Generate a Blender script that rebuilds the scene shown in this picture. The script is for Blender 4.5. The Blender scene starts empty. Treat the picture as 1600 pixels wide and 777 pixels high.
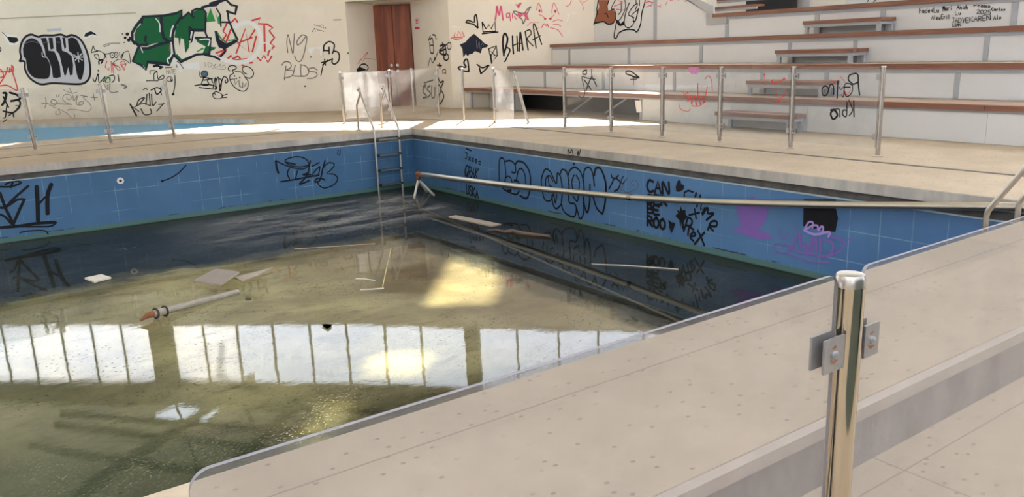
import bpy, bmesh, math, random
from mathutils import Vector, Matrix
from mathutils.geometry import tessellate_polygon

# ------------------------------------------------------------------ camera, sky, sun, exposure
SC = bpy.context.scene
COL = SC.collection
FPX, YAW, PITCH, ROLL = 1276.226, 0.609255, 0.240171, -0.0359874
EYE = Vector((0.0, 0.0, 1.33))
_cy, _sy, _cp, _sp = math.cos(YAW), math.sin(YAW), math.cos(PITCH), math.sin(PITCH)
FWD = Vector((_sy*_cp, _cy*_cp, -_sp))
_r0 = Vector((_cy, -_sy, 0)); _u0 = _r0.cross(FWD)
RIGHT = math.cos(ROLL)*_r0 + math.sin(ROLL)*_u0
UP = -math.sin(ROLL)*_r0 + math.cos(ROLL)*_u0
cd = bpy.data.cameras.new('camera'); cam = bpy.data.objects.new('camera', cd); COL.objects.link(cam)
cd.sensor_width = 36; cd.lens = FPX*36/1600; cd.clip_start = 0.05; cd.clip_end = 300
cam.matrix_world = Matrix(((RIGHT.x, UP.x, -FWD.x, EYE.x), (RIGHT.y, UP.y, -FWD.y, EYE.y), (RIGHT.z, UP.z, -FWD.z, EYE.z), (0, 0, 0, 1)))
SC.camera = cam

wd = bpy.data.worlds.new('sky'); SC.world = wd; wd.use_nodes = True
wn = wd.node_tree.nodes; wl = wd.node_tree.links; wn.clear()
wo = wn.new('ShaderNodeOutputWorld'); wb = wn.new('ShaderNodeBackground')
tc = wn.new('ShaderNodeTexCoord'); sx = wn.new('ShaderNodeSeparateXYZ'); rp = wn.new('ShaderNodeValToRGB')
rp.color_ramp.elements[0].position = 0.0; rp.color_ramp.elements[0].color = (0.97, 0.965, 0.975, 1)
rp.color_ramp.elements[1].position = 0.75; rp.color_ramp.elements[1].color = (0.56, 0.72, 1.0, 1)
wl.new(tc.outputs['Generated'], sx.inputs[0]); wl.new(sx.outputs['Z'], rp.inputs[0]); wl.new(rp.outputs[0], wb.inputs[0])
wb.inputs[1].default_value = 6.8
wl.new(wb.outputs[0], wo.inputs[0])

SUN_DIR = Vector((-0.47, -0.54, -0.70)).normalized()       # the way the sunlight travels
sd = bpy.data.lights.new('sun', 'SUN'); sd.energy = 50; sd.angle = 0.022; sd.color = (1.0, 0.93, 0.82)
sun = bpy.data.objects.new('sun', sd); COL.objects.link(sun)
sun.rotation_euler = SUN_DIR.to_track_quat('-Z', 'Y').to_euler(); sun.location = (15, 20, 14)

SC.view_settings.view_transform = 'Standard'; SC.view_settings.look = 'None'
SC.view_settings.exposure = -0.06; SC.view_settings.gamma = 1.0; SC.view_settings.use_curve_mapping = False
SC.cycles.max_bounces = 8; SC.cycles.transparent_max_bounces = 16
SC.cycles.caustics_reflective = False; SC.cycles.caustics_refractive = False
SC.cycles.sample_clamp_indirect = 6.0

# ------------------------------------------------------------------ measuring helpers (photo pixels to real surfaces)
def ray(x, y):
    return FWD + RIGHT*((x-800)/FPX) - UP*((y-388.5)/FPX)
def on_axis(x, y, ax, c):
    d = ray(x, y); return EYE + d*((c-EYE[ax])/d[ax])
def on_z(x, y, z=0.0): return on_axis(x, y, 2, z)
def on_wall(x, y, A, B):
    n = Vector((B[1]-A[1], A[0]-B[0], 0)).normalized(); d = ray(x, y)
    return EYE + d*((Vector((A[0], A[1], 0))-EYE).dot(n)/d.dot(n))

# ------------------------------------------------------------------ object helpers
def root_loc(p):
    v = Vector((0, 0, 0))
    while p is not None: v += p.location; p = p.parent
    return v
def tag(o, label=None, cat=None, group=None, kind=None):
    if label: o['label'] = label
    if cat: o['category'] = cat
    if group: o['group'] = group
    if kind: o['kind'] = kind
    return o
def thing(name, loc, label, cat, group=None):
    o = bpy.data.objects.new(name, None); COL.objects.link(o); o.location = loc; o.empty_display_size = .1
    return tag(o, label, cat, group)
def obj(name, bm, mat, parent=None, smooth=False, label=None, bevel=0):
    if bevel:
        bmesh.ops.bevel(bm, geom=[e for e in bm.edges if len(e.link_faces) == 2 and e.calc_face_angle(0) > .8], offset=bevel, segments=2, affect='EDGES', clamp_overlap=True)
    off = root_loc(parent)
    if off.length > 0: bmesh.ops.translate(bm, verts=bm.verts, vec=-off)
    me = bpy.data.meshes.new(name); bm.to_mesh(me); bm.free()
    for m in (mat if isinstance(mat, (list, tuple)) else [mat]): me.materials.append(m)
    if smooth:
        for p in me.polygons: p.use_smooth = True
        me.set_sharp_from_angle(angle=math.radians(40))
    o = bpy.data.objects.new(name, me); COL.objects.link(o); o.parent = parent
    if label: o['label'] = label
    return o
def own_origin(o, loc):
    """move a top-level mesh's origin to loc without moving the mesh"""
    loc = Vector(loc); o.data.transform(Matrix.Translation(-loc)); o.location = loc; return o
def BM(): return bmesh.new()
def box(bm, a, b, rot=None, piv=None):
    vs = [bm.verts.new((x, y, z)) for z in (a[2], b[2]) for y in (a[1], b[1]) for x in (a[0], b[0])]
    for f in ((0, 2, 3, 1), (4, 5, 7, 6), (0, 1, 5, 4), (2, 6, 7, 3), (0, 4, 6, 2), (1, 3, 7, 5)):
        bm.faces.new([vs[i] for i in f])
    if rot is not None: bmesh.ops.rotate(bm, verts=vs, cent=piv or ((Vector(a)+Vector(b))/2), matrix=rot)
    return vs
def obox(bm, A, B, w, z0, z1, off=0.0):
    """box along the plan line A-B, half width w each side of the line moved by off to its right"""
    A = Vector((A[0], A[1], 0)); B = Vector((B[0], B[1], 0)); d = (B-A).normalized(); n = Vector((d.y, -d.x, 0))
    pts = [A+n*(off-w), B+n*(off-w), B+n*(off+w), A+n*(off+w)]
    prism(bm, [(p.x, p.y) for p in pts], z0, z1)
def prism(bm, pts, z0, z1, faces_top=True):
    lo = [bm.verts.new((p[0], p[1], z0)) for p in pts]; hi = [bm.verts.new((p[0], p[1], z1)) for p in pts]
    n = len(pts)
    for i in range(n): bm.faces.new((lo[i], lo[(i+1) % n], hi[(i+1) % n], hi[i]))
    for tri in tessellate_polygon([[Vector((p[0], p[1], 0)) for p in pts]]):
        bm.faces.new([hi[i] for i in tri]); bm.faces.new([lo[i] for i in reversed(tri)])
    bmesh.ops.recalc_face_normals(bm, faces=bm.faces)
def tube(bm, pts, r, seg=14, cap=True, radii=None):
    pts = [Vector(p) for p in pts]; rings = []; prev = None
    for i, p in enumerate(pts):
        if i == 0: t = pts[1]-pts[0]
        elif i == len(pts)-1: t = pts[-1]-pts[-2]
        else: t = (pts[i+1]-p).normalized()+(p-pts[i-1]).normalized()
        t.normalize()
        if prev is None:
            a = Vector((0, 0, 1)) if abs(t.z) < .9 else Vector((1, 0, 0)); u = t.cross(a).normalized()
        else: u = (prev - t*prev.dot(t)).normalized()
        prev = u; v = t.cross(u); rr = radii[i] if radii else r
        rings.append([bm.verts.new(p+(u*math.cos(k*2*math.pi/seg)+v*math.sin(k*2*math.pi/seg))*rr) for k in range(seg)])
    for a, b in zip(rings, rings[1:]):
        for k in range(seg): bm.faces.new((a[k], a[(k+1) % seg], b[(k+1) % seg], b[k]))
    if cap: bm.faces.new(list(reversed(rings[0]))); bm.faces.new(rings[-1])
def arcpts(c, r, a0, a1, n, u, v):
    return [Vector(c)+Vector(u)*r*math.cos(a0+(a1-a0)*i/n)+Vector(v)*r*math.sin(a0+(a1-a0)*i/n) for i in range(n+1)]

# ------------------------------------------------------------------ materials
MAT = {}
def mat(name, col, rough=.6, metal=0.0, spec=.5, noise=None, bump=None, extra=None):
    """noise = (scale, amount, col2) mottles the colour; bump = (scale, strength)"""
    m = bpy.data.materials.new(name); m.use_nodes = True; nt = m.node_tree; n = nt.nodes; l = nt.links
    b = n['Principled BSDF']; b.inputs['Base Color'].default_value = (*col, 1); b.inputs['Roughness'].default_value = rough
    b.inputs['Metallic'].default_value = metal; b.inputs['Specular IOR Level'].default_value = spec
    g = n.new('ShaderNodeNewGeometry')
    if noise:
        t = n.new('ShaderNodeTexNoise'); t.inputs['Scale'].default_value = noise[0]; t.inputs['Detail'].default_value = 8; t.inputs['Roughness'].default_value = .65
        l.new(g.outputs['Position'], t.inputs['Vector'])
        r = n.new('ShaderNodeValToRGB'); r.color_ramp.elements[0].position = .5-noise[1]; r.color_ramp.elements[1].position = .5+noise[1]
        r.color_ramp.elements[0].color = (*noise[2], 1); r.color_ramp.elements[1].color = (*col, 1)
        l.new(t.outputs['Fac'], r.inputs[0]); l.new(r.outputs[0], b.inputs['Base Color'])
    if bump:
        t = n.new('ShaderNodeTexNoise'); t.inputs['Scale'].default_value = bump[0]; t.inputs['Detail'].default_value = 6
        l.new(g.outputs['Position'], t.inputs['Vector'])
        bp = n.new('ShaderNodeBump'); bp.inputs['Strength'].default_value = bump[1]; bp.inputs['Distance'].default_value = .01
        l.new(t.outputs['Fac'], bp.inputs['Height']); l.new(bp.outputs[0], b.inputs['Normal'])
    MAT[name] = m
    return m

class NB:
    """small node-graph builder"""
    def __init__(s, name):
        s.m = bpy.data.materials.new(name); s.m.use_nodes = True; s.n = s.m.node_tree.nodes; s.l = s.m.node_tree.links
        s.n.clear(); s.out = s.n.new('ShaderNodeOutputMaterial'); MAT[name] = s.m
        s.geo = s.n.new('ShaderNodeNewGeometry'); s.pos = s.geo.outputs['Position']
    def put(s, sock, v):
        if hasattr(v, 'is_output') or isinstance(v, bpy.types.NodeSocket): s.l.new(v, sock)
        else: sock.default_value = v
    def math(s, op, a, b=0.0, c=None):
        x = s.n.new('ShaderNodeMath'); x.operation = op; s.put(x.inputs[0], a); s.put(x.inputs[1], b)
        if c is not None: s.put(x.inputs[2], c)
        return x.outputs[0]
    def noise(s, scale, detail=6, rough=.6, vec=None, dist=0.0):
        x = s.n.new('ShaderNodeTexNoise'); x.inputs['Scale'].default_value = scale; x.inputs['Detail'].default_value = detail
        x.inputs['Roughness'].default_value = rough; x.inputs['Distortion'].default_value = dist; s.l.new(vec or s.pos, x.inputs['Vector']); return x.outputs['Fac']
    def scaled(s, sc, rot=0.0):
        x = s.n.new('ShaderNodeMapping'); s.l.new(s.pos, x.inputs['Vector']); x.inputs['Scale'].default_value = sc; x.inputs['Rotation'].default_value = (0, 0, rot); return x.outputs[0]
    def voro(s, scale, vec=None, feat='F1', out='Distance'):
        x = s.n.new('ShaderNodeTexVoronoi'); x.feature = feat; x.voronoi_dimensions = '2D'; x.inputs['Scale'].default_value = scale; s.l.new(vec or s.pos, x.inputs['Vector']); return x.outputs[out]
    def xyz(s):
        x = s.n.new('ShaderNodeSeparateXYZ'); s.l.new(s.pos, x.inputs[0]); return x.outputs
    def step(s, v, lo, hi):
        x = s.n.new('ShaderNodeMapRange'); x.interpolation_type = 'SMOOTHSTEP'; s.put(x.inputs[0], v); x.inputs[1].default_value = lo; x.inputs[2].default_value = hi; return x.outputs[0]
    def mix(s, f, a, b):
        x = s.n.new('ShaderNodeMix'); x.data_type = 'RGBA'; s.put(x.inputs[0], f)
        s.put(x.inputs[6], (*a, 1) if isinstance(a, tuple) else a); s.put(x.inputs[7], (*b, 1) if isinstance(b, tuple) else b); return x.outputs[2]
    def bump(s, h, strength, dist=.01):
        x = s.n.new('ShaderNodeBump'); x.inputs['Strength'].default_value = strength; x.inputs['Distance'].default_value = dist; s.l.new(h, x.inputs['Height']); return x.outputs[0]
    def pri(s, col, rough=.6, spec=.5, normal=None, metal=0.0):
        x = s.n.new('ShaderNodeBsdfPrincipled'); s.put(x.inputs['Base Color'], (*col, 1) if isinstance(col, tuple) else col)
        s.put(x.inputs['Roughness'], rough); x.inputs['Specular IOR Level'].default_value = spec; x.inputs['Metallic'].default_value = metal
        if normal is not None: s.l.new(normal, x.inputs['Normal'])
        return x.outputs[0]
    def mixs(s, f, a, b):
        x = s.n.new('ShaderNodeMixShader'); s.put(x.inputs[0], f); s.l.new(a, x.inputs[1]); s.l.new(b, x.inputs[2]); return x.outputs[0]
    def schlick(s, f0, power=5.0, k=1.0):
        v = s.n.new('ShaderNodeVectorMath'); v.operation = 'DOT_PRODUCT'; s.l.new(s.geo.outputs['Incoming'], v.inputs[0]); s.l.new(s.geo.outputs['Normal'], v.inputs[1])
        a = s.math('SUBTRACT', 1.0, s.math('ABSOLUTE', v.outputs['Value'])); return s.math('MULTIPLY', s.math('ADD', s.math('MULTIPLY', s.math('POWER', a, power), 1-f0), f0), k)
    def done(s, sh): s.l.new(sh, s.out.inputs[0]); return s.m

def lines(nb, v, period, phase, w):
    """1 on thin lines at v = phase + k*period"""
    a = nb.math('SUBTRACT', v, phase); a = nb.math('DIVIDE', a, period); a = nb.math('FRACT', nb.math('ADD', a, 100.5))
    a = nb.math('ABSOLUTE', nb.math('SUBTRACT', a, .5)); return nb.math('LESS_THAN', a, w/period)

NY_ = 2.5
# stone deck: warm beige slabs with thin joints and spots
nb = NB('deck_stone'); X = nb.xyz()
c = nb.mix(nb.step(nb.noise(1.1, 8, .7), .35, .68), (0.37, .292, .210), (0.44, .352, .260))
c = nb.mix(nb.math('MULTIPLY', nb.step(nb.noise(9, 8, .75, vec=nb.scaled((1, 3.2, 1), .5)), .5, .75), .28), c, (0.34, .27, .205))
c = nb.mix(nb.math('MULTIPLY', nb.step(nb.noise(70, 4, .7), .62, .74), .5), c, (0.30, .25, .21))
spots = nb.math('LESS_THAN', nb.voro(7.5, nb.scaled((1, 1.4, 0), .4)), .075)
spots = nb.math('MULTIPLY', spots, nb.step(nb.noise(3.3), .42, .52))
c = nb.mix(nb.math('MULTIPLY', spots, .75), c, (0.17, .145, .13))
j = lines(nb, X[0], 2.4, 0.35, .0035)
j = nb.math('MULTIPLY', j, nb.math('LESS_THAN', X[1], 1.58))
jy = nb.math('MAXIMUM', nb.math('LESS_THAN', nb.math('ABSOLUTE', nb.math('SUBTRACT', X[1], 2.33)), .0045), nb.math('LESS_THAN', nb.math('ABSOLUTE', nb.math('SUBTRACT', X[1], 1.435)), .0035))
j = nb.math('MAXIMUM', j, nb.math('MULTIPLY', jy, nb.math('LESS_THAN', X[1], NY_)))
c = nb.mix(nb.math('MULTIPLY', j, .6), c, (.16, .13, .11))
h = nb.noise(40, 8, .7)
nb.done(nb.pri(c, .7, .2, nb.bump(h, .25, .004)))

nb = NB('coping_face')
c = nb.mix(nb.step(nb.noise(2.2, 8, .7, vec=nb.scaled((1, 1, .3))), .35, .7), (.36, .34, .32), (.56, .52, .47))
nb.done(nb.pri(c, .7, .3))
nb = NB('riser_concrete')
c = nb.mix(nb.step(nb.noise(5, 8, .7, vec=nb.scaled((1, 1, .35))), .3, .75), (.17, .15, .145), (.29, .255, .24))
c = nb.mix(nb.math('MULTIPLY', nb.step(nb.noise(28, 5, .7, vec=nb.scaled((1, 1, .12))), .62, .72), .35), c, (.48, .44, .41))
nb.done(nb.pri(c, .55, .4))
mat('gutter_concrete', (.15, .14, .14), .9, noise=(6, .25, (.06, .055, .055)), bump=(30, .4))  # darkened to hold the shade under the coping
mat('lip_concrete', (.47, .40, .33), .65, noise=(7, .3, (.36, .30, .26)), bump=(30, .2))
mat('pale_trim', (.50, .60, .66), .4, noise=(5, .3, (.30, .42, .50)))
mat('channel_steel', (.12, .10, .085), .6, noise=(8, .3, (.05, .04, .035)))

def tile_mat(name, axis, period, phase, c1=(.048, .126, .250), c2=(.066, .158, .300)):
    nb = NB(name); X = nb.xyz()
    c = nb.mix(nb.step(nb.noise(.8, 3), .35, .65), c1, c2)
    c = nb.mix(nb.math('MULTIPLY', nb.step(nb.noise(3.5, 7, .7, vec=nb.scaled((1, 1, .5))), .55, .8), .3), c, (.13, .22, .30))
    jm = nb.math('MAXIMUM', lines(nb, X[axis], period, phase, .0045), lines(nb, X[2], .303, -.19, .004))
    jm = nb.math('MULTIPLY', jm, nb.step(nb.noise(1.3, 2, vec=nb.scaled((1, 1, 2.2))), .42, .62))
    c = nb.mix(nb.math('MULTIPLY', jm, .65), c, (.24, .40, .52))
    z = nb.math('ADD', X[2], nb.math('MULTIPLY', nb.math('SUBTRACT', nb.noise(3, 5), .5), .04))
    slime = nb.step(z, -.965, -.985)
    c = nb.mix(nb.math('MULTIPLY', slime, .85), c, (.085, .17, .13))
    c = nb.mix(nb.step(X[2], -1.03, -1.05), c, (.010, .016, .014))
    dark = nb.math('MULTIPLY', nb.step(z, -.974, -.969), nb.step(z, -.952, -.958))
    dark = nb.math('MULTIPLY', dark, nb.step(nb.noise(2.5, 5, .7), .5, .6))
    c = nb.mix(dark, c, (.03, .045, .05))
    nb.done(nb.pri(c, .32, .45))
tile_mat('tile_left', 0, .303, 1.455); tile_mat('tile_right', 1, .3125, 3.80, (.062, .155, .330), (.088, .200, .395))  # right wall's tiles lightened, its stronger light put into the colour
mat('tile_small_pool', (.16, .36, .52), .5, noise=(1.4, .3, (.20, .40, .52)))

nb = NB('wall_paint'); X = nb.xyz()
c = nb.mix(nb.step(nb.noise(.9, 6, .6), .35, .7), (.73, .665, .585), (.79, .73, .65))
c = nb.mix(nb.math('MULTIPLY', nb.step(nb.noise(6, 6, .7, vec=nb.scaled((1, 1, .15))), .58, .75), .35), c, (.66, .58, .49))
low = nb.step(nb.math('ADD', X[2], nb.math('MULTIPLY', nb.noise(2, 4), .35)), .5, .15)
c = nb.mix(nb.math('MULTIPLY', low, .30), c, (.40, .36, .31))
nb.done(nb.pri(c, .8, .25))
mat('wall_joint', (.36, .31, .26), .8)
mat('patch_paint', (.66, .60, .53), .8)
nb = NB('ceiling_board')     # thin roof sheet, lets a little daylight through
t = nb.n.new('ShaderNodeBsdfTranslucent'); t.inputs[0].default_value = (.60, .575, .49, 1); d = nb.n.new('ShaderNodeBsdfDiffuse')
nb.put(d.inputs[0], nb.mix(nb.step(nb.noise(1.2, 6), .35, .65), (.34, .30, .22), (.48, .42, .31)))
nb.done(nb.mixs(.31, d.outputs[0], t.outputs[0]))
mat('roof_beam', (.05, .045, .035), .7, noise=(3, .3, (.035, .03, .025)))
mat('column_green', (.045, .06, .04), .7, noise=(3, .3, (.05, .06, .045)))
mat('window_frame', (.14, .135, .13), .5)

nb = NB('milky_pane')       # white polycarbonate that lets daylight through softly
c = nb.mix(nb.step(nb.noise(.7, 4), .35, .65), (.80, .84, .90), (.93, .94, .95))
t = nb.n.new('ShaderNodeBsdfTranslucent'); nb.put(t.inputs[0], c); d = nb.n.new('ShaderNodeBsdfDiffuse'); nb.put(d.inputs[0], c)
nb.done(nb.mixs(.25, t.outputs[0], d.outputs[0]))

def glass_mat(name, dust, tint=(.95, .96, .965), scale=3.0, dustcol=(.62, .60, .585), trans=.35, lo=.4, hi=.75, base=.5):
    nb = NB(name)
    tr = nb.n.new('ShaderNodeBsdfTransparent'); tr.inputs[0].default_value = (*tint, 1)
    gl = nb.n.new('ShaderNodeBsdfGlossy'); gl.inputs['Roughness'].default_value = .03
    a = nb.mixs(nb.schlick(.035, 5, .8), tr.outputs[0], gl.outputs[0])
    df = nb.n.new('ShaderNodeBsdfDiffuse'); df.inputs[0].default_value = (*dustcol, 1)
    tl = nb.n.new('ShaderNodeBsdfTranslucent'); tl.inputs[0].default_value = (*dustcol, 1)
    dd = nb.mixs(trans, df.outputs[0], tl.outputs[0])
    f = nb.math('MULTIPLY', nb.math('ADD', nb.math('MULTIPLY', nb.step(nb.noise(scale, 8, .7), lo, hi), 1-base), base), dust)
    nb.done(nb.mixs(f, a, dd))
glass_mat('glass', .10); glass_mat('glass_dusty', .34, scale=2.2, dustcol=(.52, .50, .51), trans=.4, base=.25); glass_mat('glass_hazy', .13)
glass_mat('glass_near', .27, tint=(.93, .93, .94), dustcol=(.40, .375, .375), base=.8, trans=.5)
mat('glass_edge', (.22, .205, .22), .6, spec=.12, noise=(30, .3, (.16, .15, .165)))

mat('steel', (.43, .395, .365), .26, 1.0)
mat('steel_pipe', (.66, .62, .57), .36, 1.0, noise=(5, .35, (.52, .48, .44)))
mat('steel_dull', (.50, .47, .44), .33, 1.0, noise=(12, .3, (.40, .37, .34)))
mat('steel_mirror', (.46, .415, .35), .07, 1.0)
mat('clamp_steel', (.40, .40, .41), .42, .85, noise=(60, .3, (.32, .31, .31)))
mat('rust', (.33, .12, .045), .85, noise=(60, .3, (.16, .06, .03)))
mat('dark_rust', (.07, .045, .035), .8, noise=(50, .3, (.03, .02, .018)))
mat('black_plastic', (.02, .02, .022), .5)
nb = NB('bench_wood'); v = nb.scaled((22, 1.1, 22))
c = nb.mix(nb.step(nb.noise(1.6, 6, .65, vec=v), .35, .68), (.155, .065, .04), (.27, .125, .08))
c = nb.mix(nb.step(nb.noise(.6, 3, vec=nb.scaled((1, .8, 1))), .45, .7), c, (.20, .085, .055))
nb.done(nb.pri(c, .5, .4))
nb = NB('bench_wood_top'); v = nb.scaled((14, .9, 14))
c = nb.mix(nb.step(nb.noise(2, 6, .7, vec=v), .35, .68), (.33, .23, .17), (.46, .34, .27))
nb.done(nb.pri(c, .65, .35))
nb = NB('door_wood'); v = nb.scaled((5, 5, .25))
c = nb.mix(nb.step(nb.noise(2.2, 7, .6, vec=v), .35, .66), (.15, .033, .015), (.30, .082, .036))
nb.done(nb.pri(c, .4, .45))
mat('panel_white', (.655, .655, .665), .45, spec=.4, noise=(2.2, .35, (.60, .60, .61)))
mat('frame_grey', (.36, .375, .41), .5, noise=(4, .3, (.31, .325, .355)))
mat('panel_shade', (.28, .31, .36), .6)
mat('concrete_grey', (.42, .42, .43), .75, noise=(3, .3, (.34, .34, .35)))
mat('void_shade', (.03, .03, .032), .9)  # near-black that stands for the shade inside the gaps
mat('grey_board', (.30, .255, .24), .75, noise=(9, .3, (.24, .21, .20)))
mat('pale_board', (.40, .34, .29), .75, noise=(14, .3, (.30, .25, .21)))
mat('white_tile', (.72, .68, .63), .4)
mat('white_stick', (.66, .62, .54), .6)
mat('yellow_stick', (.50, .42, .17), .6)
mat('bark', (.20, .13, .09), .9, noise=(30, .3, (.09, .06, .045)), bump=(60, .6))
mat('leaf_green', (.06, .12, .04), .6)
mat('pipe_grey', (.40, .37, .32), .5, noise=(14, .3, (.24, .21, .17)))
mat('pebble', (.12, .10, .08), .8)
mat('scum', (.60, .60, .56), .7)
mat('paper_white', (.75, .72, .70), .6); mat('sign_red', (.55, .04, .05), .6)
for nme, col in dict(black=(.012, .012, .016), navy=(.018, .022, .04), green=(.012, .115, .045), bright_green=(.035, .26, .07), white=(.78, .77, .78), silver=(.52, .52, .58),
                     red=(.62, .055, .06), pink=(.68, .12, .22), brown=(.27, .10, .055), faded=(.16, .15, .15), thin=(.22, .19, .16), violet=(.22, .13, .42), lilac=(.40, .27, .66),
                     faded_red=(.62, .28, .24), magenta=(.60, .22, .48), greyblue=(.12, .12, .17), bluegrey=(.10, .16, .25)).items():
    mat('paint_'+nme, col, .6, spec=.15)

# ------------------------------------------------------------------ layout numbers (metres; deck level is z = 0)
PX, PY = 7.04, 13.07          # pool corner: right pool wall at x = PX, left pool wall at y = PY
NY = 2.58                     # near pool edge
WZ = -1.05                    # water level
WL = [(-6.0, 31.25), (8.40, 18.80)]      # long back wall, left of the door recess
D1, D2 = (9.42, 19.98), (10.33, 18.72)
WR = [(10.25, 16.86), (13.35, 13.66)]    # back wall right of the recess
d1 = on_axis(588, 165, 2, 0); d2 = on_axis(646, 165, 2, 0)
_s = 21.3
def at_dist(px, s):
    r = ray(px, 100); k = s/(r.x*math.sin(YAW)+r.y*math.cos(YAW)); return (r.x*k, r.y*k)
D1 = at_dist(588.5, 21.3); D2 = at_dist(647, 21.15)
WL[1] = at_dist(546.5, 20.2)
WR[0] = at_dist(704.5, 19.66)

# ------------------------------------------------------------------ spray paint and marker
def catmull(pts, n=5):
    if len(pts) < 3: return pts
    out = []
    for i in range(len(pts)-1):
        p0 = pts[max(i-1, 0)]; p1 = pts[i]; p2 = pts[i+1]; p3 = pts[min(i+2, len(pts)-1)]
        for k in range(n):
            t = k/n
            out.append(tuple(.5*((2*p1[j])+(-p0[j]+p2[j])*t+(2*p0[j]-5*p1[j]+4*p2[j]-p3[j])*t*t+(-p0[j]+3*p1[j]-3*p2[j]+p3[j])*t**3) for j in (0, 1)))
    out.append(pts[-1]); return out
class Paint:
    """collects strokes and fills, given in photo pixels through a crop frame, on one real plane"""
    def __init__(s, frame, proj, toward=None):
        s.f = frame; s.proj = proj; s.bms = {}; s.k = 0; s.toward = toward; s.fat = 1.0
    def pt(s, p): return s.proj(s.f[0]+p[0]/s.f[2], s.f[1]+p[1]/s.f[2])
    def bm(s, c):
        if c not in s.bms: s.bms[c] = BM()
        return s.bms[c]
    def lift(s):
        s.k += 1; return s.toward*(.003+s.k*.00012)
    def line(s, c, w, *pts, smooth=True):
        bm = s.bm(c); off = s.lift(); n = s.toward
        P = [s.pt(p)+off for p in (catmull(list(pts)) if smooth else list(pts))]
        Q = [P[0]]
        for p in P[1:]:
            if (p-Q[-1]).length > 1e-4: Q.append(p)
        P = Q
        q = s.pt(pts[0]); ppm = abs((q-EYE).dot(FWD))/FPX; hw = w*.62*s.fat/s.f[2]*ppm
        L = []; R = []
        for i, p in enumerate(P):
            t = (P[min(i+1, len(P)-1)]-P[max(i-1, 0)])
            if t.length < 1e-6: t = Vector((0, 0, 1))
            t.normalize(); v = n.cross(t).normalized()*hw
            L.append(bm.verts.new(p+v)); R.append(bm.verts.new(p-v))
        for i in range(len(P)-1): bm.faces.new((R[i], R[i+1], L[i+1], L[i]))
        for e in (P[0], P[-1]):
            u = n.orthogonal().normalized(); v = n.cross(u)
            bm.faces.new([bm.verts.new(e+n*.00005+(u*math.cos(a*math.pi/5)+v*math.sin(a*math.pi/5))*hw) for a in range(10)])
    def fill(s, c, *pts, smooth=False):
        bm = s.bm(c); off = s.lift(); P = [s.pt(p)+off for p in (catmull(list(pts)+[pts[0]], 4)[:-1] if smooth else pts)]
        n = s.toward; u = n.orthogonal().normalized(); v = n.cross(u)
        vs = [bm.verts.new(p) for p in P]
        for tri in tessellate_polygon([[Vector((p.dot(u), p.dot(v), 0)) for p in P]]):
            try: bm.faces.new([vs[i] for i in tri])
            except ValueError: pass
    def dot(s, c, x, y, r, ry=None):
        s.fill(c, *[(x+r*math.cos(a*math.pi/6), y+(ry or r)*math.sin(a*math.pi/6)) for a in range(12)])
    def ring(s, c, w, x, y, r, ry=None):
        s.line(c, w, *[(x+r*math.cos(a*math.pi/5), y+(ry or r)*math.sin(a*math.pi/5)) for a in range(11)])
    def text(s, c, w, txt, x, y, x2, y2, h, slant=0.0):
        """hand lettering from (x,y) to (x2,y2) along the baseline, height h"""
        n = len(txt); dx, dy = (x2-x)/n, (y2-y)/n
        for i, ch in enumerate(txt):
            for st in FONT.get(ch, FONT.get(ch.upper(), [])):
                s.line(c, w, *[(x+dx*(i+px*.78)+slant*h*py, y+dy*(i+px*.78)-h*py) for px, py in st], smooth=len(st) > 3)
    def build(s, parent, label=None, name='graffiti', one=True):
        if not s.bms: return
        mats = list(s.bms); bm = BM(); me = bpy.data.meshes.new(name)
        vs = []; fs = []; mi = []
        for k, c in enumerate(mats):
            b = s.bms[c]; base = len(vs); b.verts.index_update()
            vs += [v.co.copy() for v in b.verts]
            for f in b.faces: fs.append([base+v.index for v in f.verts]); mi.append(k)
            b.free()
        off = root_loc(parent)
        me.from_pydata([v-off for v in vs], [], fs)
        for c in mats: me.materials.append(MAT['paint_'+c])
        for p, k in zip(me.polygons, mi): p.material_index = k
        bm.free(); o = bpy.data.objects.new(name, me); COL.objects.link(o); o.parent = parent
        if label: o['label'] = label
        return o
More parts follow.
